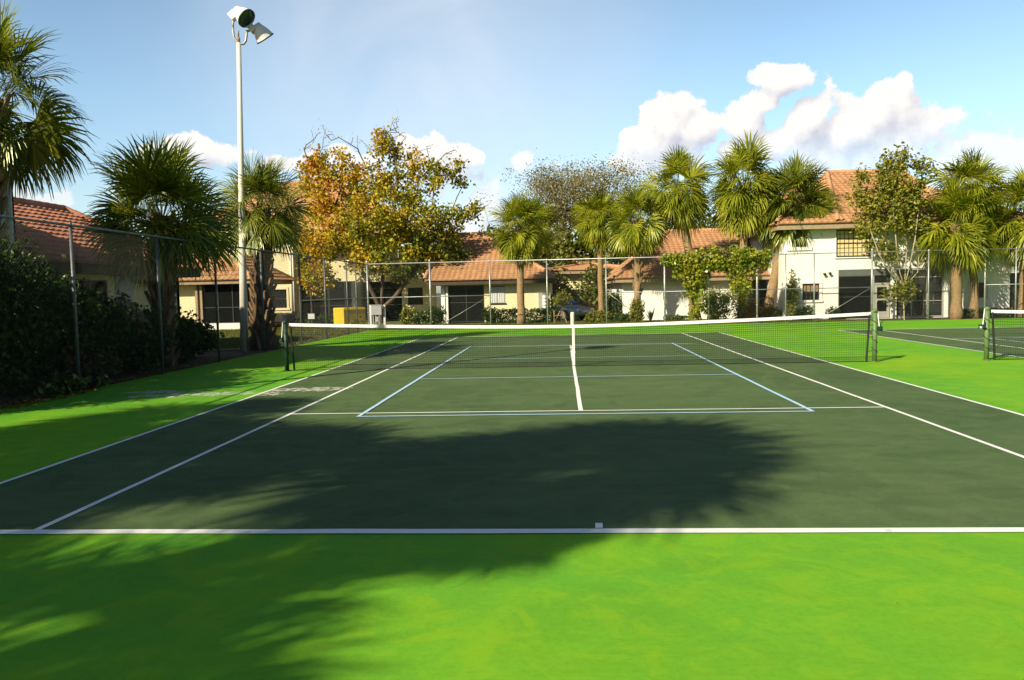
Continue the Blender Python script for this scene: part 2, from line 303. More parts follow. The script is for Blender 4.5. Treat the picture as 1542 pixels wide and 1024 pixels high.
# ------------------------------------------------------------------ mesh helpers
ROOTLOC = {}
class MB:
    def __init__(s): s.v = []; s.f = []
    def add(s, vs, fs):
        o = len(s.v); s.v.extend([tuple(map(float, p)) for p in vs]); s.f.extend([tuple(i+o for i in f) for f in fs])
    def quad(s, *p): s.add(p, [tuple(range(len(p)))])
    def box(s, x0, x1, y0, y1, z0, z1):
        s.add([(x0, y0, z0), (x1, y0, z0), (x1, y1, z0), (x0, y1, z0), (x0, y0, z1), (x1, y0, z1), (x1, y1, z1), (x0, y1, z1)],
              [(0, 3, 2, 1), (4, 5, 6, 7), (0, 1, 5, 4), (1, 2, 6, 5), (2, 3, 7, 6), (3, 0, 4, 7)])
    def obox(s, c, ax, ay, az_, hx, hy, hz):
        c, ax, ay, az_ = map(np.array, (c, ax, ay, az_)); P = []
        for k in (-1, 1):
            for (i, j) in ((-1, -1), (1, -1), (1, 1), (-1, 1)): P.append(c+ax*i*hx+ay*j*hy+az_*k*hz)
        s.add(P, [(0, 3, 2, 1), (4, 5, 6, 7), (0, 1, 5, 4), (1, 2, 6, 5), (2, 3, 7, 6), (3, 0, 4, 7)])
    def tube(s, path, rad, n=8, caps=True):
        P = [np.array(p, float) for p in path]; k = len(P)
        rad = [rad]*k if isinstance(rad, (int, float)) else list(rad)
        V = []; ref = None
        for i in range(k):
            d = P[min(i+1, k-1)]-P[max(i-1, 0)]; d = d/(np.linalg.norm(d)+1e-12)
            if ref is None: ref = np.array([1., 0, 0]) if abs(d[0]) < .8 else np.array([0, 1., 0])
            a = ref-d*ref.dot(d); a /= np.linalg.norm(a); b = np.cross(d, a); ref = a
            for j in range(n):
                t = 2*math.pi*j/n; V.append(P[i]+rad[i]*(math.cos(t)*a+math.sin(t)*b))
        F = [(i*n+j, i*n+(j+1) % n, (i+1)*n+(j+1) % n, (i+1)*n+j) for i in range(k-1) for j in range(n)]
        if caps: F += [tuple(range(n-1, -1, -1)), tuple((k-1)*n+j for j in range(n))]
        s.add(V, F)
    def lathe(s, prof, c, ax, n=20):
        """prof: (distance along axis, radius)"""
        ax = np.array(ax, float); ax /= np.linalg.norm(ax); c = np.array(c, float)
        ref = np.array([0, 0, 1.]) if abs(ax[2]) < .9 else np.array([1., 0, 0])
        a_ = np.cross(ref, ax); a_ /= np.linalg.norm(a_); b_ = np.cross(ax, a_)
        V = [c+ax*a+max(r, .0005)*(math.cos(2*math.pi*j/n)*a_+math.sin(2*math.pi*j/n)*b_) for a, r in prof for j in range(n)]
        k = len(prof)
        F = [(i*n+j, i*n+(j+1) % n, (i+1)*n+(j+1) % n, (i+1)*n+j) for i in range(k-1) for j in range(n)]
        F += [tuple(range(n-1, -1, -1)), tuple((k-1)*n+j for j in range(n))]
        s.add(V, F)
    def arr(s, V, F):
        o = len(s.v); s.v.extend(map(tuple, V.tolist())); s.f.extend(map(tuple, (F+o).tolist()))
    def mesh(s, name, mat, off=(0, 0, 0), smooth=False):
        me = bpy.data.meshes.new(name); o = np.array(off, float)
        v = np.array(s.v, float)-o if len(s.v) else np.zeros((0, 3))
        me.from_pydata(v.tolist(), [], s.f); me.materials.append(mat)
        if smooth: me.polygons.foreach_set('use_smooth', [True]*len(me.polygons))
        me.update(); return me
    def build(s, name, mat, parent=None, smooth=False, loc=None, local=False):
        if parent is None:
            if loc is None:
                v = np.array(s.v); loc = ((v[:, 0].min()+v[:, 0].max())/2, (v[:, 1].min()+v[:, 1].max())/2, v[:, 2].min())
            off = loc
        else:
            off = (0, 0, 0) if local else ROOTLOC[parent.name]
        o = bpy.data.objects.new(name, s.mesh(name, mat, off, smooth)); col.objects.link(o)
        if parent is None: o.location = loc; ROOTLOC[o.name] = tuple(loc)
        else: o.parent = parent; ROOTLOC[o.name] = ROOTLOC[parent.name]
        return o
def tag(o, label, cat, group=None, kind=None):
    if label: o['label'] = label
    if cat: o['category'] = cat
    if group: o['group'] = group
    if kind: o['kind'] = kind
    return o
def empty(name, loc, label, cat, group=None):
    o = bpy.data.objects.new(name, None); col.objects.link(o); o.location = tuple(map(float, loc)); o.empty_display_size = .3
    ROOTLOC[o.name] = tuple(map(float, loc)); return tag(o, label, cat, group)
def structure(mb, name, mat):
    o = mb.build(name, mat, loc=(0, 0, 0)); o['kind'] = 'structure'; return o
def unit(v): return v/(np.linalg.norm(v, axis=-1, keepdims=True)+1e-9)

# ------------------------------------------------------------------ ground, courts, lines
g = MB(); n_ = 40
g.quad((-700, -700, -.03), (700, -700, -.03), (700, 1400, -.03), (-700, 1400, -.03)); structure(g, 'ground', M['ground'])
g = MB(); g.box(-9.18, 46, -20, 18.62, -.026, 0.0); structure(g, 'court_surround', M['surround'])
def courtrect(name, cx):
    g = MB(); g.box(cx-5.485, cx+5.485, -11.885, 11.885, -.02, .004); structure(g, name, M['court'])
courtrect('tennis_court', 0.0); courtrect('tennis_court', 15.15)
def line(g, x0, y0, x1, y1, w, z=.008):
    d = np.array([x1-x0, y1-y0]); l = np.linalg.norm(d); d /= l; q = np.array([-d[1], d[0]])*w/2
    k = max(2, int(l/.5)); rg = np.random.default_rng(int(abs(x0*31+y0*17+x1*7+y1)*10)+3)
    prev = None
    for i in range(k+1):
        c = np.array([x0, y0])+d*l*i/k; j1, j2 = 1+rg.normal(0, .03), 1+rg.normal(0, .03); dx = rg.normal(0, .0015)*np.array([-d[1], d[0]])
        a = (*(c+q*j1+dx), z); b = (*(c-q*j2+dx), z)
        if prev: g.quad(prev[0], prev[1], b, a)
        prev = (a, b)
def courtlines(cx):
    g = MB()
    for X in (-5.46, 5.46, -4.115, 4.115): line(g, cx+X, -11.809, cx+X, 11.819, .055, .0085)
    for s in (-1, 1):
        line(g, cx-5.485, s*11.86, cx+5.485, s*11.86, .10 if s < 0 else .08)
        line(g, cx-4.087, s*6.4, cx+4.087, s*6.4, .05, .010)
        line(g, cx, s*11.80, cx, s*11.68, .055, .0090)
    line(g, cx, -6.40, cx, 6.40, .062, .011)
    structure(g, 'court_lines', M['line'])
courtlines(0.0); courtlines(15.15)
def picklelines(cx):
    g = MB()
    for s in (-1, 1):
        line(g, cx-3.075, s*6.70, cx+3.075, s*6.70, .05, .0125)
        line(g, cx+s*3.05, -6.68, cx+s*3.05, 6.68, .055, .0135)
        line(g, cx-3.02, s*2.13, cx+3.02, s*2.13, .045, .0125)
    structure(g, 'pickleball_lines', M['bline'])
picklelines(0.0); picklelines(15.15)
# lawn left of the court and strip behind the far fence
g = MB(); g.box(-46, -9.75, 7, 40, -.028, -.004); structure(g, 'lawn', M['lawn'])
g = MB(); g.box(-9.75, 14, 18.9, 40, -.0275, -.006); structure(g, 'lawn', M['lawn'])
g = MB(); g.box(-9.72, -9.2, -20, 18.6, -.029, -.010); structure(g, 'mulch_bed', M['mulch'])
g = MB(); g.box(-20.5, -13.6, 14.2, 15.4, -.0255, .004); structure(g, 'path', M['path'])

# ------------------------------------------------------------------ chain-link fences
def chainlink(mb, o, u, Ln, z0, z1, pitch=.0707, r=.0016):
    """diamond weave: two families of inclined wires, each a thin three-sided wire"""
    o = np.array([o[0], o[1], 0.]); u = np.array([u[0], u[1], 0.]); nrm = np.array([u[1], -u[0], 0.]); H = z1-z0
    k = int((Ln+H)/pitch)
    for i in range(k+1):
        for sgn in (1, -1):
            s0 = i*pitch-H; a0, a1 = s0, s0+H      # along u, z from 0 to H
            t0 = max(0, -s0); t1 = min(H, Ln-s0)
            if t1-t0 < .02: continue
            p = [(s0+t0, t0), (s0+t1, t1)]
            if sgn < 0: p = [(Ln-q, w) for q, w in p]
            A = o+u*p[0][0]+np.array([0, 0, z0+p[0][1]])+nrm*.003*sgn; B = o+u*p[1][0]+np.array([0, 0, z0+p[1][1]])+nrm*.003*sgn
            d = unit(B-A); q1 = np.cross(d, nrm)*r; q2 = nrm*r; ns = max(1, int((t1-t0)/.28)); V = []
            for w in range(ns+1):
                C = A+(B-A)*w/ns; V += [C+q1, C-q1*.5+q2*.87, C-q1*.5-q2*.87]
            mb.add(V, [(3*w+a, 3*w+b, 3*w+3+b, 3*w+3+a) for w in range(ns) for a, b in ((0, 1), (1, 2), (2, 0))])
def fence(label, o, u, Ln, posts, braces=(), midrail=(), term=(), pm='galv'):
    root = empty('chain_link_fence', (o[0], o[1], 0), label, 'fence', 'chain link fences round the court')
    o2 = np.array([o[0], o[1], 0.]); u2 = np.array([u[0], u[1], 0.]); nrm = np.array([u[1], -u[0], 0.]); H = 3.05
    m = MB(); chainlink(m, o2+nrm*.045, u, Ln, .04, H-.01); m.build('mesh', M['wire'], root)
    m = MB(); m.tube([o2+np.array([0, 0, H]), o2+u2*Ln+np.array([0, 0, H])], .023, 8); m.build('top_rail', M[pm], root, True)
    for i, s in enumerate(posts):
        p = o2+u2*s; t = i in term; r = .042 if t else .031
        m = MB(); m.tube([p+np.array([0, 0, -.05]), p+np.array([0, 0, H+(.08 if t else -.03)])], r, 10)
        m.lathe([(0, r*1.2), (.05, r*1.15), (.085, r*.6), (.10, .004)], p+np.array([0, 0, H+(.06 if t else -.03)]), (0, 0, 1), 10)
        if t:
            for z in (.3, .8, 1.3, 1.8, 2.3, 2.8): m.lathe([(0, r+.008), (.03, r+.008)], p+np.array([0, 0, z]), (0, 0, 1), 10)
        m.build('post', M[pm], root, True)
    for a, b in midrail:
        m = MB(); m.tube([o2+u2*a+np.array([0, 0, 1.5]), o2+u2*b+np.array([0, 0, 1.5])], .019, 8); m.build('mid_rail', M['galv'], root, True)
    for a, b, za, zb in braces:
        m = MB(); m.tube([o2+u2*a+np.array([0, 0, za])-nrm*.02, o2+u2*b+np.array([0, 0, zb])-nrm*.02], .010, 6); m.build('brace_rod', M['galv'], root, True)
    return root
FY = 18.66; FX = -9.16
fposts = [-9.16]+[float(pix(x, 440, FY)[0]) for x in (648, 738, 824, 913, 1001, 1067, 1140, 1183, 1226, 1313, 1398, 1483)]+[19.6, 22.2]
def fx_(px): return float(pix(px, 440, FY)[0])+9.16
fence('long galvanised chain link fence along the far end of the courts', (-9.16, FY), (1, 0), 31.4, [x+9.16 for x in fposts],
      braces=[(fx_(738), fx_(655), 1.5, .05), (fx_(915), fx_(950), 1.5, .7), (fx_(1313), fx_(1228), 1.5, .05)], midrail=[(0.05, fx_(738)), (fx_(913), fx_(1313)), (fx_(1483), 31.3)], term=(0, 1, 5, 7, 10))
lposts = [-18.4, -15.3, -12.2, -9.1, -6.2] + [float(pixx(px, py, FX)[1]) for px, py in ((112, 450), (240, 450), (326, 450), (395, 450), (452, 450), (490, 450), (523, 450))]+[16.6]
fence('dark chain link fence down the left side of the court, shrubs growing against it', (FX, -18.4), (0, 1), 37.0, [y+18.4 for y in lposts], midrail=[(lposts[9]+18.4, 36.9)], pm='galvdark')

# ------------------------------------------------------------------ nets
def netz(s): return .915+(1.07-.915)*(abs(s)**1.6)
def tennis_net(cx, label, full=True, marker=True):
    root = empty('tennis_net', (cx, 0, 0), label, 'tennis net', 'nets across the courts')
    HW = 6.42
    m = MB(); r = .0027; x0, x1 = -HW+.14, HW-.14
    def cord(A, B):
        A = np.array(A); B = np.array(B); d = unit(B-A); a = np.array([0, 1., 0]); b = np.cross(d, a)
        V = [A+a*r, A-.5*a*r+.87*b*r, A-.5*a*r-.87*b*r, B+a*r, B-.5*a*r+.87*b*r, B-.5*a*r-.87*b*r]
        m.add(V, [(0, 1, 4, 3), (1, 2, 5, 4), (2, 0, 3, 5)])
    k = int((x1-x0)/.045); rg = np.random.default_rng(5)
    for i in range(k+1):
        x = x0+i*.045; lean = .0 if abs(x) < HW-.5 else .0
        cord((cx+x, 0, .012), (cx+x, 0, netz(x/HW)-.03))
    NS = 48
    for j in range(21):
        f = j/20
        for i in range(NS):
            a, b = x0+(x1-x0)*i/NS, x0+(x1-x0)*(i+1)/NS
            za, zb = .015+(netz(a/HW)-.06)*f, .015+(netz(b/HW)-.06)*f
            cord((cx+a, 0, za), (cx+b, 0, zb))
            if f > .70: cord((cx+a, .006, za-.012), (cx+b, .006, zb-.012))   # doubled twine in the upper rows
    m.build('netting', M['netcord'], root)
    m = MB()
    for i in range(NS):
        a, b = x0-.05+(x1-x0+.10)*i/NS, x0-.05+(x1-x0+.10)*(i+1)/NS; za, zb = netz(a/HW), netz(b/HW); w = rg.normal(0, .003); w2 = .065
        V = [(cx+a, -.012, za), (cx+b, -.012, zb), (cx+b, -.016, zb-w2), (cx+a, -.016, za-w2), (cx+a, .012, za), (cx+b, .012, zb), (cx+b, .016, zb-w2), (cx+a, .016, za-w2)]
        m.add(V, [(0, 3, 2, 1), (4, 5, 6, 7), (0, 1, 5, 4), (3, 7, 6, 2)]+([(0, 4, 7, 3)] if i == 0 else [])+([(1, 2, 6, 5)] if i == NS-1 else []))
    m.build('headband', M['tape'], root)
    m = MB(); m.box(cx-.026, cx+.026, -.022, .022, .03, netz(0)+.004); m.box(cx-.034, cx+.034, -.027, .027, .30, .335); m.build('centre_strap', M['tape'], root)
    m = MB(); m.tube([(cx, 0, 0), (cx, 0, .035)], .03, 8); m.build('strap_anchor', M['steel'], root)
    m = MB(); m.tube([(cx+x0, 0, .012), (cx+x1, 0, .012)], .008, 6); m.build('bottom_cord', M['black'], root)
    for s in (-1, 1):
        X = cx+s*HW; dark = (s < 0 and cx < 1)
        m = MB(); m.tube([(X, 0, -.02), (X, 0, 1.09)], .048, 14); m.lathe([(0, .056), (.05, .056), (.07, .04), (.075, .004)], (X, 0, 1.06), (0, 0, 1), 14)
        m.lathe([(0, .085), (.012, .08)], (X, 0, .004), (0, 0, 1), 14)
        p = m.build('net_post', M['postdark' if dark else 'postgreen'], root, True)
        m = MB()    # lacing: net-end dowel and rope wound round the post
        xe = X-s*.14
        m.tube([(xe+s*.03, 0, 1.02), (xe, .0, .5), (xe-s*.03, 0, .01)], .022, 8)
        k = 60; m.tube([(X+.056*math.cos(t), .056*math.sin(t), 1.0-.8*t/(2*math.pi*4)) for t in np.linspace(0, 2*math.pi*4, k)], .006, 5)
        for z in (.25, .55, .8): m.tube([(X-s*.05, -.03, z), (xe, 0, z-.03)], .006, 5)
        m.build('lacing', M['black'], root)
        cx_ = X+s*.09
        m = MB(); m.box(min(X+s*.045, X+s*.15), max(X+s*.045, X+s*.15), -.045, .045, .66 if not dark else .60, .76 if not dark else .68)
        m.tube([(cx_, -.05, .71), (cx_, -.09, .71)], .03, 10)
        if not dark: m.tube([(cx_, -.075, .71), (cx_+s*.0, -.085, .84), (cx_+s*.03, -.12, .86)], .012, 8)
        m.build('crank', M['postdark'], root)
        if cx > 1: m = MB(); m.lathe([(0, .01), (.01, .035), (.05, .035), (.06, .01)], (X+s*.16, -.05, .70), (0, -1, 0), 12); m.build('crank_knob', M['steel'], root, True)
        m = MB(); m.tube([(X-s*.06, -.0, 1.065), (X, -.0, 1.115), (X+s*.055, -.01, 1.09), (X+s*.09, -.012, .75)], .010, 6); m.build('net_cable', M['tape'], root)
    return root
tennis_net(0.0, 'black tennis net with white headband across the nearer court')
tennis_net(15.15, 'tennis net on the second court, only its left end and post in view')
# white bollard beyond the far fence
q = pix(862, 470, 19.3)
m = MB(); m.tube([(q[0], 19.3, -.02), (q[0], 19.3, q[2]-.03), (q[0], 19.3, q[2])], [.095, .095, .07], 14)
tag(m.build('bollard', M['trim'], smooth=False), 'short white post standing behind the net centre, past the far fence', 'post')

# ------------------------------------------------------------------ light poles
def light_pole(x, y, lean, label, top):
    root = empty('light_pole', (x, y, 0), label, 'light pole', 'court light poles')
    T = np.array([x+lean, y, top]); B = np.array([x, y, 0.])
    m = MB(); m.tube([B+np.array([0, 0, -.1]), B+(T-B)*.25, B+(T-B)*.5, T], [.125, .11, .093, .066], 16); m.build('pole', M['pole'], root, True)
    m = MB(); m.tube([T, T+np.array([0, 0, .16])], .046, 12); m.tube([T+np.array([0, 0, .14]), T+np.array([0, 0, .36])], .026, 8); m.build('tenon', M['rust'], root, True)
    m = MB(); m.tube([B+np.array([.15, -.06, 0]), B+np.array([.14, -.06, .9]), B+np.array([.13, -.05, 1.3])], .022, 6); m.build('conduit', M['galv'], root, True)
    s = 24.7/FPX
    def q(px, py, dy=0.0): return T + rt*((px-359.5)*s) - up*((py-64.5)*s) + fw*dy
    m = MB(); m.tube([q(351, 42), q(351.5, 50), q(353, 58), q(357, 63), q(362, 66.5), q(367, 66), q(370, 62), q(371, 54), q(371.5, 46)], .036, 10); m.build('arm', M['armgrey'], root, True)
    def lamp(c, ax, sc_=1.0):
        c = np.array(c); v = unit(np.array([LP[0], LP[1], topx[2]])-CAM); ax = unit(ax[0]*unit(rt-v*v.dot(rt))+ax[1]*unit(up-v*v.dot(up))+ax[2]*v)
        l = MB(); prof = [(-.30, .10), (-.29, .135), (-.20, .155), (-.12, .20), (0, .255), (.12, .29), (.20, .305), (.215, .315), (.235, .315)]
        prof = [(a*sc_, r*sc_) for a, r in prof]
        l.lathe(prof, c, ax, 28)
        l.f.pop()                                   # open mouth
        lamp_ = l.build('lamp_head', M['lampwhite'], root, True)
        g = MB(); g.lathe([(.205*sc_, .29*sc_), (.216*sc_, .27*sc_), (.222*sc_, .15*sc_), (.225*sc_, .01)], c, ax, 28); g.build('lens', M['lens'], lamp_, True)
        b = MB(); b.lathe([(.20*sc_, .318*sc_), (.20*sc_, .326*sc_), (.245*sc_, .326*sc_), (.245*sc_, .290*sc_)], c, ax, 28); b.f = b.f[:-2]
        b.build('rim', M['frame'], lamp_, True)
        return lamp_
    for (lc, la, bc, bh) in ((q(366.5, 25.5, -.12), (.60, -.52, -.62), q(352, 25, -.02), .115), (q(388.5, 44.5, .25), (.56, -.80, .03), q(377, 41, .15), .10)):
        lo_ = lamp(lc, la, .92); h = MB(); e1 = unit(rt*.75+up*.65); e2 = unit(-rt*.65+up*.75)
        h.obox(bc, e1, e2, fw, bh, bh, .11); h.tube([bc, lc-unit(lc-bc)*.08], .07, 10); h.build('ballast_box', M['lampwhite'], lo_)
    for pp in ((q(351, 44), q(351.5, 34), q(352, 28)), (q(371.5, 48), q(373, 45, .1), q(376, 43, .15))): m = MB(); m.tube(pp, .032, 8); m.build('bracket', M['armgrey'], root, True)
    return root
LP = gnd(368, 528)
topx = pix(359.5, 64.5, LP[1])
light_pole(LP[0], LP[1], topx[0]-LP[0], 'tall pale light pole with two lamp heads beside the left fence', topx[2])
light_pole(-10.3, -6.9, .1, 'tall light pole outside the frame by the near left fence', topx[2])

# ------------------------------------------------------------------ house building helpers
def wall(root, o, u, Ln, z0, z1, t, holes, mat, name='wall'):
    """upright wall with real openings; outer face on the right-hand side of u"""
    o = np.array([o[0], o[1], 0.]); u = np.array([u[0], u[1], 0.]); n = np.array([u[1], -u[0], 0.]); m = MB()
    A = sorted(set([0, Ln]+[c for h in holes for c in h[:2]])); Z = sorted(set([z0, z1]+[c for h in holes for c in h[2:]]))
    A = [a for a in A if 0 <= a <= Ln]; Z = [z for z in Z if z0 <= z <= z1]
    P = lambda a, z, d: o+u*a+np.array([0, 0, z])-n*d
    for i in range(len(A)-1):
        for j in range(len(Z)-1):
            ca, cz = (A[i]+A[i+1])/2, (Z[j]+Z[j+1])/2
            if any(h[0] < ca < h[1] and h[2] < cz < h[3] for h in holes): continue
            m.quad(P(A[i], Z[j], 0), P(A[i+1], Z[j], 0), P(A[i+1], Z[j+1], 0), P(A[i], Z[j+1], 0))
            m.quad(P(A[i+1], Z[j], t), P(A[i], Z[j], t), P(A[i], Z[j+1], t), P(A[i+1], Z[j+1], t))
    for (a0, a1, h0, h1) in holes+[(Ln, 0, z0, z1)]:
        m.quad(P(a0, h0, 0), P(a0, h0, t), P(a0, h1, t), P(a0, h1, 0)); m.quad(P(a1, h0, t), P(a1, h0, 0), P(a1, h1, 0), P(a1, h1, t))
        m.quad(P(a0, h1, 0), P(a0, h1, t), P(a1, h1, t), P(a1, h1, 0)); m.quad(P(a0, h0, t), P(a0, h0, 0), P(a1, h0, 0), P(a1, h0, t))
    return m.build(name, mat, root)
class Fr:
    """frame of a wall: a along u, z up, d outward"""
    def __init__(s, o, u): s.o = np.array([o[0], o[1], 0.]); s.u = np.array([u[0], u[1], 0.]); s.n = np.array([u[1], -u[0], 0.])
    def box(s, mb, a0, a1, z0, z1, d0, d1):
        c = s.o+s.u*(a0+a1)/2+np.array([0, 0, (z0+z1)/2])+s.n*(d0+d1)/2
        mb.obox(c, s.u, s.n, np.array([0, 0, 1.]), abs(a1-a0)/2, abs(d1-d0)/2, abs(z1-z0)/2)
def window(root, fr, h, frame='trim', trim=.09, nx=2, ny=1, blind=False, pane='glass', name='window', fw_=.045, trimmat='trim', sash=None):
    a0, a1, z0, z1 = h
    m = MB()
    if trim:
        fr.box(m, a0-trim, a1+trim, z1+.002, z1+trim, -.02, .045); fr.box(m, a0-trim*1.4, a1+trim*1.4, z0-trim, z0-.002, -.02, .07)
        fr.box(m, a0-trim, a0-.002, z0, z1, -.02, .045); fr.box(m, a1+.002, a1+trim, z0, z1, -.02, .045)
        root_w = m.build(name, M[trimmat], root); m = MB()
    fr.box(m, a0, a1, z1-fw_, z1, -.10, -.04); fr.box(m, a0, a1, z0, z0+fw_, -.10, -.04)
    fr.box(m, a0, a0+fw_, z0+fw_, z1-fw_, -.10, -.04); fr.box(m, a1-fw_, a1, z0+fw_, z1-fw_, -.10, -.04)
    if trim: m.build('frame', M[frame], root_w)
    else: root_w = m.build(name, M[frame], root)
    m = MB(); fr.box(m, a0+fw_, a1-fw_, z0+fw_, z1-fw_, -.082, -.076); m.build('pane', M[pane], root_w)
    m = MB()
    for i in range(1, nx):
        a = a0+(a1-a0)*i/nx; fr.box(m, a-.018, a+.018, z0+fw_, z1-fw_, -.074, -.055)
    for j in range(1, ny):
        z = z0+(z1-z0)*j/ny; fr.box(m, a0+fw_, a1-fw_, z-.016, z+.016, -.0735, -.052)
    if m.v: m.build('muntins', M[sash or frame], root_w)
    return root_w
def shutters(root, fr, h):
    a0, a1, z0, z1 = h; am = (a0+a1)/2; w = None
    for (b0, b1) in ((a0, am-.02), (am+.02, a1)):
        m = MB(); fr.box(m, b0, b1, z0, z1, .005, .03)
        k = int((b1-b0)/.09)
        for i in range(k):
            c = b0+(b1-b0)*(i+.5)/k; fr.box(m, c-.02, c+.02, z0, z1, .031, .048)
        m.build('storm_shutter', M['shutter'], root)
    for b in ((a0-.06, a1+.06, z0-.07, z0-.004, .0, .07), (a0-.04, a1+.04, z1+.004, z1+.05, .0, .06)): m = MB(); fr.box(m, *b); m.build('shutter_rail', M['frame'], root)
def screen(root, fr, a0, a1, z0, z1, nx, nz=(1.0,), mat='frame', scr='screen', fw_=.04, name='screen_panel', d=-.06):
    m = MB()
    fr.box(m, a0, a1, z1-fw_, z1, d-.04, d+.04); fr.box(m, a0, a1, z0, z0+fw_, d-.04, d+.04)
    for i in range(nx+1):
        a = a0+(a1-a0-fw_)*i/nx; fr.box(m, a, a+fw_, z0+fw_, z1-fw_, d-.038, d+.038)
    for z in nz: fr.box(m, a0+fw_, a1-fw_, z-.018, z+.018, d-.034, d+.034)
    o = m.build(name, M[mat], root)
    m = MB(); fr.box(m, a0+.005, a1-.005, z0+.005, z1-.005, d-.004, d+.004); m.build('screen_mesh', M[scr], o); return o
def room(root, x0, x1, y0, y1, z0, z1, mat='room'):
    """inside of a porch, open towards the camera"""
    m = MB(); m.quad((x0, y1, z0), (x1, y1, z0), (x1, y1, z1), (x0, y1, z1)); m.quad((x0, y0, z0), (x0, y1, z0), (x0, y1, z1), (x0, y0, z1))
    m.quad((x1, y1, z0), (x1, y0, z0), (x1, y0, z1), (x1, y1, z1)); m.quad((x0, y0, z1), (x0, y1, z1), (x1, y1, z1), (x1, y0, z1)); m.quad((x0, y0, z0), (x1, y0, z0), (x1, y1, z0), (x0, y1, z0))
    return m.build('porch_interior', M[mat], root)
def tile_slope(mb, e0, e1, t1, t0, course=.36, tw=.29, ns=6, amp=.038, seed=1):
    e0, e1, t1, t0 = [np.array(p, float) for p in (e0, e1, t1, t0)]
    u = e1-e0; Ln = np.linalg.norm(u); u /= Ln; n = unit(np.cross(u, (t0+t1)/2-e0))
    if n[2] < 0: n = -n
    v = np.cross(n, u)
    if (t0-e0).dot(v) < 0: v = -v
    H = (t0-e0).dot(v); tl = (t0-e0).dot(u); tr = (t1-e0).dot(u); R = max(2, int(round(H/course))); rg = np.random.default_rng(seed)
    amin, amax = min(0, tl), max(Ln, tr); grid = np.arange(amin-tw, amax+tw, tw/ns)
    prof = amp*(.5+.5*np.cos(2*np.pi*grid/tw))**.8
    jit = np.repeat(rg.normal(0, .006, len(grid)//ns+1), ns)[:len(grid)]
    for r in range(R):
        h0, h1 = H*r/R, H*(r+1)/R
        L0, R0 = tl*h0/H, Ln+(tr-Ln)*h0/H; L1, R1 = tl*h1/H, Ln+(tr-Ln)*h1/H
        gl = grid[(grid > min(L0, L1)-tw/ns) & (grid < max(R0, R1)+tw/ns)]; k = len(gl)
        if k < 2: continue
        pr = np.interp(gl, grid, prof); jj = np.roll(jit, r*7)[:k] if k <= len(jit) else np.zeros(k)
        c0 = np.clip(gl, L0, R0); c1 = np.clip(gl, L1, R1)
        lo = e0+np.outer(c0, u)+v*(h0-.03)+np.outer(pr+.055+jj, n); hi = e0+np.outer(c1, u)+v*h1+np.outer(pr+.0, n); un = e0+np.outer(c0, u)+v*(h0-.03)+np.outer(pr*.2+.004, n)
        V = np.vstack([lo, hi, un]); i = np.arange(k-1)
        F = np.vstack([np.stack([i, i+1, k+i+1, k+i], 1), np.stack([2*k+i, 2*k+i+1, i+1, i], 1)])
        mb.arr(V, F)
def ridge_cap(mb, a, b, r=.11):
    a, b = np.array(a, float), np.array(b, float); Ln = np.linalg.norm(b-a); k = max(2, int(Ln/.4))
    for i in range(k):
        p, q = a+(b-a)*i/k, a+(b-a)*(i+1)/k; ex = (b-a)/Ln*.04
        mb.tube([p, q+ex], [r, r*1.18], 8, False)
def hip_roof(root, x0, x1, y0, y1, ze, zr, hl=None, hr=None, mat='tileB', fascia='fascia', ns=5, axis='x', fh=.22, seed=1):
    """hipped tile roof; hl / hr = run of the left / right hip (0: plain gable end). axis y: ridge along Y"""
    D = ((y1-y0) if axis == 'x' else (x1-x0))/2
    hl = D if hl is None else hl; hr = D if hr is None else hr
    m = MB()
    if axis == 'x':
        ym = (y0+y1)/2; a, b, c, d = (x0, y0, ze), (x1, y0, ze), (x1, y1, ze), (x0, y1, ze); p, q = (x0+hl, ym, zr), (x1-hr, ym, zr)
        slopes = [(a, b, q, p), (c, d, p, q)]
        if hl: slopes.append((d, a, p, p))
        if hr: slopes.append((b, c, q, q))
    else:
        xm = (x0+x1)/2; a, b, c, d = (x0, y0, ze), (x1, y0, ze), (x1, y1, ze), (x0, y1, ze); p, q = (xm, y0+hl, zr), (xm, y1-hr, zr)
        slopes = [(b, c, q, p), (d, a, p, q)]
        if hl: slopes.append((a, b, p, p))
        if hr: slopes.append((c, d, q, q))
    for i, s in enumerate(slopes): tile_slope(m, *s, ns=ns, seed=seed+i)
    o = m.build('roof', M[mat], root)
    m = MB(); up_ = np.array([0, 0, .06]); P = lambda t: np.array(t)+up_
    ridge_cap(m, P(p), P(q))
    corners = ((a, p), (b, q), (c, q), (d, p)) if axis == 'x' else ((a, p), (b, p), (c, q), (d, q))
    for s, t in corners: ridge_cap(m, P(s), P(t))
    m.build('ridge_tiles', M[mat], o, True)
    m = MB(); t = .04; i = .06
    m.box(x0+i, x1-i, y0+i, y0+i+t, ze-fh, ze+.0); m.box(x0+i, x1-i, y1-i-t, y1-i, ze-fh, ze); m.box(x0+i, x0+i+t, y0+i+t+.002, y1-i-t-.002, ze-fh, ze); m.box(x1-i-t, x1-i, y0+i+t+.002, y1-i-t-.002, ze-fh, ze)
    m.box(x0+i+t+.002, x1-i-t-.002, y0+i+t+.002, y1-i-t-.002, ze-fh+.01, ze-fh+.03)
    m.build('fascia', M[fascia], root); return o
def X(px, Y, py=440): return float(pix(px, py, Y)[0])
def Z(px, py, Y): return float(pix(px, py, Y)[2])

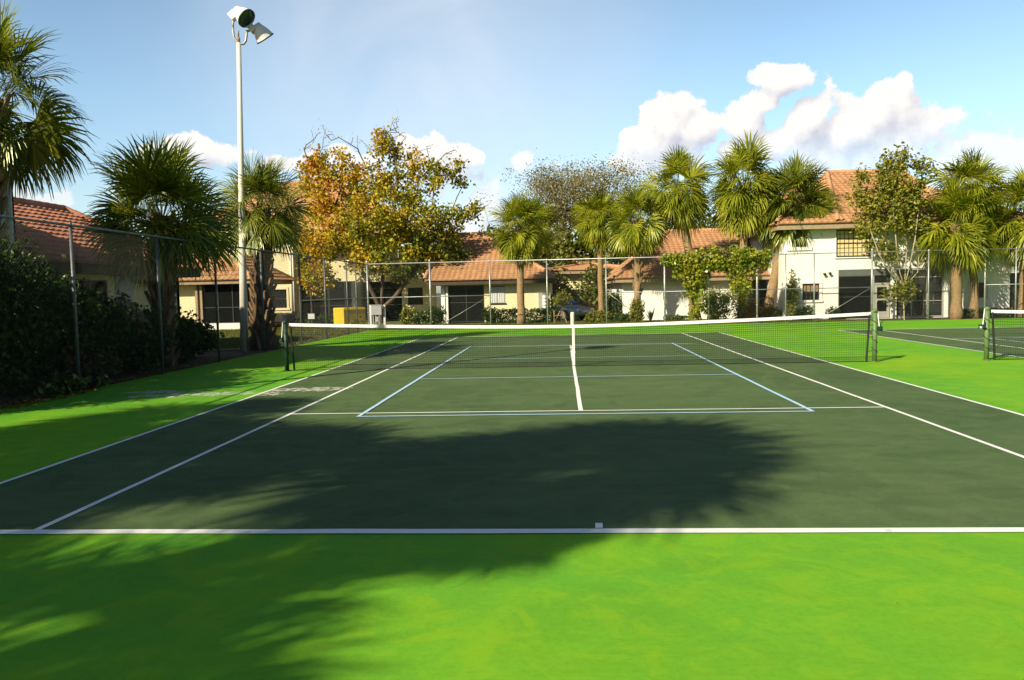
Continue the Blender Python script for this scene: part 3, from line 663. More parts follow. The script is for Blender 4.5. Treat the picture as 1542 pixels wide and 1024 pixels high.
# ------------------------------------------------------------------ H1: long tiled house on the left, with its tall block
h1 = empty('tiled_house', (-15.6, 3, 0), 'low cream house on the left with long red tile roof behind the bushes', 'house')
hip_roof(h1, -21.6, -12.6, -7.5, 9.35, 2.64, 4.74, 1.5, .6, 'tileA', 'fascia', 6, 'y', .26, 11)
f1 = Fr((-13.2, -7.0), (0, 1))
def y1(px, py): return float(pixx(px, py, -13.2)[1])+7.0
a_w0, a_w1 = y1(173, 430), y1(199, 430); zt, zb = float(pixx(186, 417, -13.2)[2]), float(pixx(186, 450, -13.2)[2])-.1
a_p = y1(166, 430)
wall(h1, (-13.2, -7.0), (0, 1), 15.8, 0, 2.42, .2, [(1.0, a_p-.15, .05, 2.25)], M['creamlight'])
shutters(h1, f1, (a_w0, a_w1, zb, zt)); screen(h1, f1, 1.0, a_p-.15, .05, 2.25, 5)
m = MB(); m.quad((-15.5, -6, 0), (-15.5, a_p-7.2, 0), (-15.5, a_p-7.2, 2.3), (-15.5, -6, 2.3)); m.build('porch_interior', M['room'], h1)
wall(h1, (-13.2, 8.8), (-1, 0), 4.6, 0, 2.42, .2, [], M['cream']); wall(h1, (-17.8, -7.0), (1, 0), 4.4, 0, 2.42, .2, [], M['cream'])
tx, ty = -13.3, 1.0
tw_ = empty('tall_house_block', (-18, -1, 0), 'tall white house block with tile eave at the left edge, above the palm', 'house')
wall(tw_, (tx, -5.0), (0, 1), ty+5.0, 0, 5.18, .2, [(3.2, 4.6, 3.4, 4.6)], M['white']); wall(tw_, (-22, -5.0), (1, 0), 22+tx-.0, 0, 5.18, .2, [], M['white']); wall(tw_, (tx, ty), (-1, 0), 22+tx, 0, 5.18, .2, [], M['white'])
window(tw_, Fr((tx, -5.0), (0, 1)), (3.2, 4.6, 3.4, 4.6), 'frame', .09, 2, 2)
m = MB(); m.tube([(tx+.07, ty-.25, .1), (tx+.07, ty-.25, 5.0)], .055, 8); m.build('downpipe', M['trim'], tw_, True)
hip_roof(tw_, -22.6, tx+.6, -5.6, ty+.6, 5.3, 6.5, 3, 3, 'tileA', 'fascia', 5, 'y', .28, 17)

# ------------------------------------------------------------------ H2: two-storey cream house behind the palms and autumn tree
Y2 = 30.0
h2 = empty('two_storey_house', (-13, 32, 0), 'two storey cream house behind the autumn tree, with screened porches and small lower windows', 'house')
f2 = lambda x, Y=Y2: Fr((x, Y), (1, 0))
xa, xb, xc, xd, xe, xf = X(285, Y2), X(444, Y2), X(455, Y2), X(546, Y2), X(605, Y2), X(656, Y2)
w0 = rect(405, 436, 432, 464, Y2)
zt2 = Z(420, 350, Y2)
o2x = xa
wall(h2, (xa, Y2), (1, 0), xb-xa, 0, zt2, .22, [(w0[0]-xa, w0[1]-xa, w0[2], w0[3])], M['cream'])
window(h2, f2(xa), (w0[0]-xa, w0[1]-xa, w0[2], w0[3]), 'frame', .13, 1, 2, trimmat='cream')
m = MB()
for px in (439.5, 443.2): m.tube([(X(px, Y2), Y2-.06, .3), (X(px, Y2), Y2-.06, 4.9)], .05, 8)
m.build('downpipe', M['trim'], h2, True)
m = MB(); m.box(X(436, Y2), X(441, Y2), Y2-.13, Y2-.002, Z(438, 421, Y2), Z(438, 418, Y2)); m.build('wall_lamp', M['trim'], h2)
# recessed middle part
Ym = Y2+1.2
w1 = rect(449, 372, 474, 399, Ym); xm0 = xb-.22; xm1 = xf+.0
lz = Z(500, 424, Ym)
wall(h2, (xm0, Ym), (1, 0), X(600, Ym)-xm0, lz, zt2, .22, [(w1[0]-xm0, w1[1]-xm0, w1[2], w1[3])], M['cream'])
window(h2, f2(xm0, Ym), (w1[0]-xm0, w1[1]-xm0, w1[2], w1[3]), 'trim', .10, 2, 1)
wall(h2, (xb, Y2+.22), (0, 1), 1.0, 0, zt2, .2, [], M['cream'], 'return_wall')
screen(h2, f2(xm0, Ym), .1, X(494, Ym)-xm0, .05, lz, 2); screen(h2, f2(xm0, Ym), X(494, Ym)-xm0+.03, X(544, Ym)-xm0, .05, lz, 2, (1.0,))
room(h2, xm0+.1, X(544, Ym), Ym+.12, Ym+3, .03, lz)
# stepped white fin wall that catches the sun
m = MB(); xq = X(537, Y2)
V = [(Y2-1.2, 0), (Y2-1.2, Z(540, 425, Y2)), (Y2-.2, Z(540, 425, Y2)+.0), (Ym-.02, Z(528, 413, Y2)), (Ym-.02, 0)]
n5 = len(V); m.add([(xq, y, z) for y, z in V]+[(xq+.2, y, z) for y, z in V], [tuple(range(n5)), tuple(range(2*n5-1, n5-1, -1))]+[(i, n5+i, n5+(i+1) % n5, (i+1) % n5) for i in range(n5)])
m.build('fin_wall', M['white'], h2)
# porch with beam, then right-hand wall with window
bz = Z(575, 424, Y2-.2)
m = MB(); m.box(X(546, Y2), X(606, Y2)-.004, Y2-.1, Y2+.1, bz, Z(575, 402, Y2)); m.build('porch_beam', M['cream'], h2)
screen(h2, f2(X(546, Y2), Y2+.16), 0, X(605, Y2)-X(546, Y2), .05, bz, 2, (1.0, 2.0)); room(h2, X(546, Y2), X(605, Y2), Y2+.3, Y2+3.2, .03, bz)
w2 = rect(614, 433, 637, 459, Y2); zr2 = Z(630, 400, Y2)
wall(h2, (xe, Y2), (1, 0), xf-xe, 0, zr2, .22, [(w2[0]-xe, w2[1]-xe, w2[2], w2[3])], M['cream'])
window(h2, f2(xe), (w2[0]-xe, w2[1]-xe, w2[2], w2[3]), 'frame', .13, 1, 2, trimmat='cream')
m = MB(); m.lathe([(0, .09), (.09, .09), (.10, .03)], (X(606, Y2), Y2-.03, Z(606, 419, Y2)), (0, -1, 0), 12); m.build('wall_lamp', M['trim'], h2, True)
# roofs
hip_roof(h2, X(262, Y2-.7), X(622, Y2-.7), Y2-.7, Y2+10.5, zt2+.02, Z(450, 276, Y2+4.9), 5, 6.2, 'tileB', 'soffit', 5, 'x', .24, 23)
hip_roof(h2, X(598, Y2-.6), X(665, Y2-.6), Y2-.4, Y2+6, zr2+.03, zr2+1.3, 0, 0, 'tileB', 'soffit', 4, 'x', .2, 29)
# AC unit by that wall
ac = rect(428, 473, 447, 488, 28.5)
m = MB(); m.box(ac[0], ac[1], 28.2, 28.9, 0, ac[3]); o = m.build('condenser_unit', M['shutter']); tag(o, 'grey air conditioner box on the ground below the cream wall', 'air conditioner')
m = MB()
for i in range(9): z = .08+(ac[3]-.16)*i/8; m.box(ac[0]+.05, ac[1]-.05, 28.185, 28.198, z-.012, z+.012)
m.lathe([(0, .22), (.03, .22), (.035, .05)], ((ac[0]+ac[1])/2, 28.55, ac[3]), (0, 0, 1), 16); m.build('grille', M['grey'], o)

# low porch wing of the left, under its own hip roof
Yw = 22.0
h2l = empty('porch_wing', (-17.5, 24, 0), 'low tile roofed porch wing with dark screens, left of the light pole', 'house')
xw0, xw1 = X(270, Yw), X(388, Yw); zw = Z(320, 424, Yw)
hip_roof(h2l, xw0-3, xw1, Yw-.5, Yw+5.5, zw+.06, zw+2.35, 3, 3.6, 'tileB', 'soffit', 5, 'x', .2, 31)
fr = Fr((xw0, Yw), (1, 0)); xs = X(305, Yw)-xw0; xs2 = X(372, Yw)-xw0
wall(h2l, (xw0-2.5, Yw+.3), (1, 0), X(294, Yw)-xw0+2.5, 0, zw-.16, .2, [], M['cream'])
m = MB()
for px in (296, 303): m.box(X(px, Yw)-.06, X(px, Yw)+.06, Yw-.06, Yw+.06, 0, zw-.14)
m.build('porch_post', M['soffit'], h2l)
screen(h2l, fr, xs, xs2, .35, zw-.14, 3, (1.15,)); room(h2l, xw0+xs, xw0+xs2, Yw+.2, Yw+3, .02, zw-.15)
m = MB(); m.box(xw0+xs, xw0+xs2, Yw-.10, Yw+.08, 0, .345); m.build('kick_wall', M['white'], h2l)

# ------------------------------------------------------------------ H3: centre house with hip roof
Y3 = 25.0
h3 = empty('tiled_house', (-4, 29, 0), 'low cream house in the centre with orange hip roof and a shuttered window', 'house')
x3l, x3r = X(640, Y3-.7), X(838.5, Y3-.7)
hip_roof(h3, x3l, x3r, Y3-.7, 37.4, 2.30, 5.12, 0, 4.6, 'tileB', 'fascia', 5, 'x', .24, 41)
xl, xr = X(655, Y3), X(829, Y3); p0, p1 = X(675, Y3), X(729, Y3)
s3 = rect(739, 432, 760, 456, Y3)
wall(h3, (p1, Y3), (1, 0), xr-p1, 0, 2.12, .2, [], M['cream']); wall(h3, (xr, Y3+.2), (0, 1), 11, 0, 2.12, .2, [], M['cream'])
f3 = Fr((p1, Y3), (1, 0)); shutters(h3, f3, (s3[0]-p1, s3[1]-p1, s3[2], s3[3]))
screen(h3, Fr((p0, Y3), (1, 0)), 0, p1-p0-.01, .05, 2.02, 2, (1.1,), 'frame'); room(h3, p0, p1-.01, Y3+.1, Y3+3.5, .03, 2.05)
m = MB(); m.box(p0-.01, p1, Y3-.08, Y3+.02, 2.03, 2.11); m.box(p0-.13, p0-.012, Y3-.09, Y3+.09, 0, 2.11); m.build('porch_frame', M['trim'], h3)
# sunlit side wall stepping out at the left
m = MB(); V = [(Y3+.0, 0), (Y3+.0, 2.08), (Y3+5.5, 3.0), (Y3+5.5, 0)]; xq = p0-.2
m.add([(xq-.2, y, z) for y, z in V]+[(xq, y, z) for y, z in V], [(0, 1, 2, 3), (7, 6, 5, 4)]+[(i, 4+i, 4+(i+1) % 4, (i+1) % 4) for i in range(4)]); m.build('side_wall', M['white'], h3)
# grey meter board with pale round meters near its right corner
b = rect(811, 441, 822, 466, Y3-.08); mb_ = MB(); mb_.box(b[0], b[1], Y3-.14, Y3-.004, b[2]-.15, b[3])
o = mb_.build('meter_board', M['grey'], h3)
m = MB(); b2 = rect(817, 445, 823, 466, Y3-.2)
for i in range(4):
    z = b2[2]+(b2[3]-b2[2])*(i+.5)/4; m.lathe([(0, .11), (.06, .12), (.12, .10), (.14, .03)], ((b2[0]+b2[1])/2, Y3-.145, z), (0, -1, 0), 14)
m.build('meter', M['trim'], o, True)

# ------------------------------------------------------------------ H4: far house in the gap
Y4 = 40.0
h4 = empty('far_house', (2, 43, 0), 'far shaded house with dark glass front glimpsed under the big tree', 'house')
x40, x41 = X(836, Y4), X(940, Y4); g4 = rect(852, 436, 888, 459, Y4); g5 = rect(921, 431, 936, 452, Y4)
wall(h4, (x40, Y4), (1, 0), x41-x40, 0, 3.0, .2, [(g4[0]-x40, g4[1]-x40, .1, g4[3]), (g5[0]-x40, g5[1]-x40, .5, g5[3])], M['cream'])
window(h4, Fr((x40, Y4), (1, 0)), (g4[0]-x40, g4[1]-x40, .1, g4[3]), 'frame', 0, 4, 2); window(h4, Fr((x40, Y4), (1, 0)), (g5[0]-x40, g5[1]-x40, .5, g5[3]), 'frame', .08, 1, 2)
hip_roof(h4, x40-.7, x41+.7, Y4-.7, Y4+9, 3.05, 3.7, 4, 4, 'tileB', 'soffit', 3, 'x', .25, 43)

# ------------------------------------------------------------------ H5: right-centre house behind the vine
Y5 = 24.0
h5 = empty('tiled_house', (7, 28, 0), 'low white house behind the vine and tall palms, broad orange tile roof', 'house')
x5l = X(926, Y5-.6); x5r = 10.6
hip_roof(h5, x5l, x5r+1.5, Y5-.6, 36.0, 2.20, 4.90, 3.6, 0, 'tileB', 'soffit', 5, 'x', .22, 47)
wx0, wx1 = X(937, Y5), X(1124, Y5)
wall(h5, (wx0, Y5), (1, 0), wx1-wx0, 0, 2.02, .2, [], M['white']); wall(h5, (wx0, Y5+9), (0, -1), 8.8, 0, 2.02, .2, [], M['white'])
screen(h5, Fr((wx1, Y5), (1, 0)), .01, X(1180, Y5)-wx1, .05, 2.0, 3, (1.0,)); room(h5, wx1+.01, X(1184, Y5), Y5+.1, Y5+3.5, .03, 2.03)
m = MB(); m.tube([(wx1+1.5, Y5+3, 3.4), (wx1+1.5, Y5+3, 3.9)], .07, 8); m.build('vent_pipe', M['trim'], h5, True)

# ------------------------------------------------------------------ H6: two-storey white townhouse on the right
Y6 = 20.9
h6 = empty('two_storey_house', (15, 25, 0), 'two storey white townhouse on the right, grid windows above dark screened porches', 'house')
x6 = X(1180.5, Y6); x6m = X(1262.5, Y6); x6n = X(1432, Y6); x6r = X(1526, Y6)
zt6 = 4.42
def rel(r): return (r[0]-x6, r[1]-x6, r[2], r[3])
wa = rel(rect(1192, 342, 1215, 372, Y6)); wb = rel(rect(1259, 345, 1312, 387, Y6)); wc = rel(rect(1208, 427, 1234, 452, Y6))
zp = Z(1300, 405.5, Y6)                     # porch head
wall(h6, (x6, Y6), (1, 0), X(1430, Y6)-x6, 0, zt6, .22, [wa, wb, wc, (x6m-x6, X(1430, Y6)-x6-.25, .02, zp)], M['white'])
wall(h6, (x6, Y6+11), (0, -1), 10.78, 0, zt6, .2, [], M['white'])
f6 = Fr((x6, Y6), (1, 0))
window(h6, f6, wa, 'frame', .16, 2, 3, trimmat='white'); 
wbig = window(h6, f6, wb, 'frame', .05, 2, 1, trimmat='white', fw_=.07)
m = MB()
for i in range(1, 8):
    if i == 4: continue
    a = wb[0]+(wb[1]-wb[0])*i/8; f6.box(m, a-.011, a+.011, wb[2]+.07, wb[3]-.07, -.0735, -.06)
for j in range(1, 6):
    z = wb[2]+(wb[3]-wb[2])*j/6; hh = .03 if j == 3 else .011; f6.box(m, wb[0]+.07, wb[1]-.07, z-hh, z+hh, -.0732, -.058)
m.build('grid', M['frame'], wbig)
m = MB(); f6.box(m, wb[0]+.07, wb[1]-.07, wb[2]+.07, wb[3]-.07, -.0755, -.0745); m.build('blind', M['blind'], wbig)
wlow = window(h6, f6, wc, 'frame', .10, 4, 2, trimmat='white')
m = MB(); f6.box(m, wc[0]+.05, wc[1]-.05, (wc[2]+wc[3])/2, wc[3]-.05, -.0755, -.0745); m.build('blind', surf('wood_blind', (.30, .16, .07), (.38, .21, .10), 3, .7), wlow)
m = MB()
for px, py in ((1240.5, 412), (1248.5, 411)):
    q = pix(px, py, Y6); m.tube([(q[0], Y6-.01, q[2]), (q[0], Y6-.16, q[2]-.03)], [.04, .07], 10)
m.build('flood_lamp', M['frame'], h6, True)
# porches: dark band, screens, door, column
pb = X(1314, Y6)-x6m
m = MB(); f = Fr((x6m, Y6), (1, 0)); xpe = X(1430, Y6)-.25-x6m
f.box(m, .01, X(1342, Y6)-x6m-.02, zp-.30, zp-.01, -.14, -.02); m.build('screen_valance', M['fabric'], h6)
screen(h6, f, .01, pb-.05, .04, zp-.31, 1, (1.05,), 'frame')
d0, d1 = X(1317, Y6)-x6m, X(1342, Y6)-x6m; dz = Z(1330, 428, Y6)
m = MB(); f.box(m, pb-.045, d0-.005, .04, zp-.31, -.12, -.03); f.box(m, d0, d1-.05, dz+.005, dz+.07, -.12, -.03); m.build('door_frame', M['greyframe'], h6)
m = MB(); t_ = .13
f.box(m, d0, d0+t_, .04, dz, -.10, -.05); f.box(m, d1-.05-t_, d1-.05, .04, dz, -.10, -.05); f.box(m, d0+t_, d1-.05-t_, dz-.13, dz, -.10, -.05); f.box(m, d0+t_, d1-.05-t_, .04, .34, -.10, -.05); f.box(m, d0+t_, d1-.05-t_, .86, .95, -.10, -.05)
dr = m.build('screen_door', M['greyframe'], h6)
m = MB(); f.box(m, d0+t_, d1-.05-t_, .34, dz-.13, -.08, -.07); m.build('pane', M['screen'], dr)
m = MB(); m.lathe([(0, .02), (.04, .02), (.05, .035), (.08, .03)], (x6m+d0+.07, Y6-.05+.0, .84), (0, -1, 0), 10); m.build('handle', M['steel'], dr, True)
m = MB(); f.box(m, d0, d1-.05, dz+.075, zp-.32, -.10, -.09); m.build('transom', M['glass'], h6)
c0, c1 = X(1342.5, Y6-.15)-x6m, X(1350, Y6-.15)-x6m
m = MB(); f.box(m, c0, c1, 0, zp+.25, -.0, .16); m.build('column', M['white'], h6)
e0 = c1+.02
screen(h6, f, e0, xpe-.01, .04, zp-.02, 3, (.80, zp-.42), 'greyframe', 'lightscreen', .06)
m = MB(); f.box(m, e0+.02, e0+1.1, .06, .78, -.12, -.075); m.build('kick_panel', M['doorgrey'], h6)
# inside the right porch: cream back wall with dark windows
room(h6, x6m+.02, x6m+d1-.02, Y6+.24, Y6+3.2, .02, zp)
bi = Y6+1.5; px0, px1 = x6m+d1+.0, x6m+xpe
wz1 = Z(1400, 425, bi); wv = [(X(1380, bi), X(1391, bi), .05, wz1-.05), (X(1406, bi), X(1421, bi), .62, wz1)]
wall(h6, (px0, bi), (1, 0), px1-px0, 0, zp-.02, .15, [(a-px0, b-px0, c, d) for a, b, c, d in wv], M['cream'], 'porch_back_wall')
fb = Fr((px0, bi), (1, 0))
for a, b, c, d in wv: window(h6, fb, (a-px0, b-px0, c, d), 'frame', 0, 1, 2)
m = MB(); m.box(px0, px1, Y6+.22, bi-.002, -.02, .02); m.build('porch_floor', M['path'], h6)
# right-hand wing, set back slightly
wr = rect(1461, 424, 1487, 450, Y6+.3); xw = X(1430, Y6)-.0; zt7 = 4.42
wall(h6, (xw, Y6+.3), (1, 0), x6r-xw, 0, zt7, .2, [(wr[0]-xw, wr[1]-xw, wr[2], wr[3])], M['white'])
window(h6, Fr((xw, Y6+.3), (1, 0)), (wr[0]-xw, wr[1]-xw, wr[2], wr[3]), 'trim', .09, 2, 1)
wall(h6, (x6r, Y6+.5), (0, 1), 10, 0, zt7, .2, [], M['white'])
m = MB(); q = pix(1523, 408, Y6); m.box(q[0]-.15, q[0]+.22, Y6-.5, Y6+.3, q[2]-.1, q[2]+.22); m.build('wall_bracket', M['white'], h6)
m = MB(); f7 = Fr((x6r+.02, Y6+.55), (1, 0)); f7.box(m, 0, 2.2, 0, 3.4, -.1, 0); m.build('dark_gap_panel', M['frame'], h6)  # dark panel added to stand in for the darkness of the gap
hip_roof(h6, x6-.5, X(1262, Y6), Y6-.6, 33, zt6+.08, 7.35, 3.2, 0, 'tileB', 'soffit', 5, 'x', .26, 53)
hip_roof(h6, X(1255, Y6), X(1436, Y6), Y6-.62, 33.2, zt6+.085, 7.62, 1.6, 0, 'tileB', 'soffit', 5, 'x', .26, 59)
hip_roof(h6, X(1434, Y6), x6r+.5, Y6-.3, 33, zt7+.08, 7.0, 0, 3, 'tileB', 'soffit', 5, 'x', .26, 61)
m = MB()
for px, py in ((1266, 284), (1259, 289)):
    q = pix(px, py, Y6+4.5); m.tube([(q[0], q[1], q[2]-.3), (q[0], q[1], q[2]+.12)], .09, 10)
q = pix(1255, 276, Y6+6); m.tube([(q[0], q[1], q[2]-.5), (q[0], q[1], q[2]+.25)], .12, 10); m.build('vent_pipe', M['trim'], h6, True)

# ------------------------------------------------------------------ palms
def frond(mb, mbp, org, az_, el_, rg, plen, blen, n=30, droop=.55, spread=2.0, wid=1.0, hang=1.0):
    """one costapalmate fan leaf: arching stalk, then a folded fan of split, drooping leaflets"""
    d = np.array([math.cos(az_)*math.cos(el_), math.sin(az_)*math.cos(el_), math.sin(el_)])
    P = [np.array(org, float)]; g = np.array([0, 0, -1.]); k = 5
    for i in range(k):
        d = unit(d+g*droop*.16*(.6+.4*math.cos(el_))); P.append(P[-1]+d*plen/k)
    if mbp is not None: mbp.tube(P, [.016, .014, .012, .010, .009, .007], 4, False)
    hub = P[-1]; side = np.cross(d, np.array([0, 0, 1.])); 
    if np.linalg.norm(side) < .1: side = np.array([-math.sin(az_), math.cos(az_), 0.])
    d = unit(d+g*hang*rg.uniform(.1, 1.4)*(.15+max(0, math.cos(el_)))); side = unit(side-d*side.dot(d)); nrm = np.cross(side, d); roll = rg.normal(0, .75)
    side, nrm = side*math.cos(roll)+nrm*math.sin(roll), nrm*math.cos(roll)-side*math.sin(roll)
    th = np.linspace(-spread, spread, n)+rg.normal(0, .03, n)
    ln = blen*(.72+.28*np.cos(th*.75))*rg.uniform(.88, 1.08, n)
    cost = np.clip(.30*blen*np.cos(th), 0, None)                 # leaflets leave along the midrib
    start = hub[None]+d[None]*cost[:, None]*.8
    fold = .38+rg.normal(0, .05)
    D = unit(np.cos(th)[:, None]*d+np.sin(th)[:, None]*side*math.cos(fold)+np.abs(np.sin(th))[:, None]*nrm*math.sin(fold)*rg.uniform(.4, 1.2, (n, 1)))
    Wd = unit(np.cross(D, nrm[None])); gd = droop*rg.uniform(.5, 1.3, (n, 1))
    p0 = start; p1 = p0+D*(ln*.42)[:, None]; D2 = unit(D+g*gd*.45); p2 = p1+D2*(ln*.32)[:, None]; D3 = unit(D2+g*gd*1.0); p3 = p2+D3*(ln*.26)[:, None]
    w = wid*(.024+.010*rg.random(n))*blen/.95; w = w[:, None]
    V = np.stack([p0-Wd*w*.25, p0+Wd*w*.25, p1-Wd*w, p1+Wd*w, p2-Wd*w*.72, p2+Wd*w*.72, p3-Wd*.003, p3+Wd*.003], 1).reshape(-1, 3)
    b = (np.arange(n)*8)[:, None]
    F = np.vstack([b+np.array([0, 1, 3, 2]), b+np.array([2, 3, 5, 4]), b+np.array([4, 5, 7, 6])])
    mb.arr(V, F)
def crown_mesh(name, seed, nl=38, mat='frond', lo=-.75, n=30, plen=1.0, blen=1.0, droop=.55, wid=.85, hang=1.0):
    rg = np.random.default_rng(seed); m = MB(); p = MB()
    for i in range(nl):
        f = (i+.5)/nl; el_ = math.radians(86)*(1-f)+lo*f + rg.normal(0, .12); az_ = i*2.39996+rg.normal(0, .2)
        frond(m, p, (0, 0, -.1-.25*f), az_, el_, rg, plen*rg.uniform(.8, 1.15)*(1.0-.15*f), blen*rg.uniform(.85, 1.12), n, droop*(.75+.7*f), 2.0, wid, hang)
    return m.mesh(name, M[mat]), p.mesh(name+'_stalks', M['petiole'])
def dead_mesh(seed, nl=7):
    rg = np.random.default_rng(seed); m = MB()
    for i in range(nl): frond(m, m, (0, 0, -.35), rg.uniform(0, 6.28), rg.uniform(-1.15, -.7), rg, rg.uniform(.5, .9), rg.uniform(.6, .9), 18, 1.1, 1.4)
    return m.mesh('dead_fronds', M['deadfrond'])
CROWN = {'a': crown_mesh('crown_mesh', 1, 52), 'b': crown_mesh('crown_mesh', 2, 66, plen=.95, blen=1.08, lo=-.95), 'c': crown_mesh('crown_mesh', 3, 56, lo=-.7, plen=.9, blen=1.08), 'd': crown_mesh('crown_mesh', 4, 70, lo=-1.1, plen=.95, blen=1.05), 'x': crown_mesh('crown_mesh', 5, 84, lo=-.25, plen=.9, blen=1.1), 'e': crown_mesh('crown_mesh', 31, 58, lo=-.85, plen=.85, blen=1.1, droop=.7), 'f': crown_mesh('crown_mesh', 32, 64, lo=-1.0, plen=1.0, blen=1.0, droop=.45), 'g': crown_mesh('crown_mesh', 33, 50, lo=-.6, plen=.95, blen=1.12, droop=.65),
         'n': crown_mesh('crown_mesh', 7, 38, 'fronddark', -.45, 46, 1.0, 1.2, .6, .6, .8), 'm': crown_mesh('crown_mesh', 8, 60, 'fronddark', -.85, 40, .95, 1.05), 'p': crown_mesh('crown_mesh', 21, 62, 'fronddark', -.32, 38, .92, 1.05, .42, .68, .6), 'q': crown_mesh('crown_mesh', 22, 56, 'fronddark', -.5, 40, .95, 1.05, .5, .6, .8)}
DEAD = [dead_mesh(11), dead_mesh(12), dead_mesh(13)]
GP = 'cabbage palms round the courts'
def palm(base, top, r0, r1, scale, var, label, seed=0, boots=0.0, dead=None, bend=0.0, mat='trunkpalm', rz=None, flare=1.25, bootmin=.0, squash=1.0):
    rg = np.random.default_rng(seed+100); base = np.array(base, float); top = np.array(top, float)
    root = empty('palm_tree', base, label, 'palm', GP)
    m = MB(); k = 14; path = []; rad = []
    for i in range(k+1):
        f = i/k; p = base+(top-base)*f+np.array([bend*math.sin(math.pi*f), 0, 0]); p[:2] += rg.normal(0, .012, 2)
        path.append(p); rad.append((r0+(r1-r0)*f)*(1+(flare-1)*max(0, 1-f*6))*(1+rg.normal(0, .03)))
    path[0] = path[0]-np.array([0, 0, .1])
    m.tube(path, rad, 14); m.build('trunk', M[mat], root, True)
    if boots:
        m = MB(); H = np.linalg.norm(top-base); nb = int(H*boots*16)
        for i in range(nb):
            f = bootmin+(1-bootmin)*(i/nb) if boots < 1 else i/nb; f = min(f, .99)
            j = int(f*k); t = f*k-j; p = path[j]*(1-t)+path[min(j+1, k)]*t; r = rad[j]*.93; a = i*2.4+rg.normal(0, .25)
            o_ = np.array([math.cos(a), math.sin(a), 0]); Ln = rg.uniform(.18, .38)
            e = p+o_*(r+Ln*.45)+np.array([0, 0, Ln*.85]); mid_ = p+o_*(r+.06)+np.array([0, 0, Ln*.3])
            m.tube([p+o_*r*.75-np.array([0, 0, .12]), mid_, e], [.085, .06, .035], 5)
        m.build('leaf_boots', M['boots'], root)
    cm, sm = CROWN[var]; c = bpy.data.objects.new('crown', cm); col.objects.link(c); c.parent = root; c.location = tuple(top-base); c.scale = (scale, scale, scale*squash)
    lean = (top-base)/np.linalg.norm(top-base); c.rotation_euler = (-lean[1]*.5, lean[0]*.5, rg.uniform(0, 6.28) if rz is None else rz)
    s = bpy.data.objects.new('leaf_stalks', sm); col.objects.link(s); s.parent = c
    if dead is not None:
        d = bpy.data.objects.new('dead_fronds', DEAD[dead]); col.objects.link(d); d.parent = root; d.location = tuple(top-base); d.scale = (scale,)*3; d.rotation_euler = (0, 0, rg.uniform(0, 6.28))
    return root
def palmpx(pbx, Y, pts, r0, r1, scale, var, label, **k):
    """trunk foot under pixel column pbx, crown centre at pixel pts"""
    b = gnd(pbx, 500); b = np.array([X(pbx, Y, 485), Y, 0.]); t = pix(pts[0], pts[1], Y); return palm(b, t, r0, r1, scale, var, label, **k)
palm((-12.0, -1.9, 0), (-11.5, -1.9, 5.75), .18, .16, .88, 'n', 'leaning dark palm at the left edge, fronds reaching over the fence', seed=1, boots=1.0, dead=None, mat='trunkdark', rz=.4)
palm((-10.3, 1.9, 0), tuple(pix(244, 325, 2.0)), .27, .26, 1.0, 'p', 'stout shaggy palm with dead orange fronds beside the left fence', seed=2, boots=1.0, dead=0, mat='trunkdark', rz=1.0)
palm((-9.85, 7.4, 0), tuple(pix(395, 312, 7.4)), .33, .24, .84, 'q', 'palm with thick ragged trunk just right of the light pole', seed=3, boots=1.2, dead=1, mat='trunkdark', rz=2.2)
palmpx(785, 22.0, (782, 343), .19, .15, .86, 'd', 'full-crowned palm in front of the centre house', seed=4, boots=.12, dead=0, bootmin=.85)
palmpx(813, 34, (806, 338), .2, .17, .95, 'a', 'small palm half hidden behind the full-crowned palm of the centre house', seed=5)
palmpx(906, 23.5, (902, 328), .15, .13, .80, 'e', 'slim straight palm with smooth tan trunk in the gap between houses', seed=6, dead=2, boots=.2, bootmin=.85)
palmpx(960, 21.8, (960, 332), .17, .17, .86, 'g', 'palm with boot-studded trunk and yellow vine at its foot, left of the fence vine', seed=7, boots=.45, bootmin=.3)
palmpx(1047, 22.6, (1019, 284), .24, .17, 1.02, 'f', 'tall palm leaning left with its foot behind the fence vine', seed=8, dead=1, bend=.15, boots=.3, bootmin=.75)
palmpx(1118, 22.4, (1121, 279), .2, .18, 1.14, 'b', 'tallest palm with the biggest crown, straight trunk above the fence vine', seed=9, dead=2, boots=.25, bootmin=.8)
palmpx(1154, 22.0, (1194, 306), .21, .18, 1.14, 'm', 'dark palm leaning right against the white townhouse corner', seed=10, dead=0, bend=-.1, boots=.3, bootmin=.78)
palmpx(1440, 19.6, (1441, 338), .23, .2, 1.10, 'c', 'bushy palm with pale trunk, lower of the pair in front of the right porch', seed=12, rz=.7, boots=.2, bootmin=.8)
palmpx(1468, 20.2, (1462, 284), .17, .15, .98, 'e', 'taller thin-trunked palm rising behind the bushy pale-trunked palm', seed=13, dead=1, boots=.5, bootmin=.45)
palmpx(1541, 19.9, (1547, 320), .21, .22, 1.02, 'd', 'palm with hanging brown fronds at the right edge', seed=14, boots=.3, dead=0, bootmin=.7)
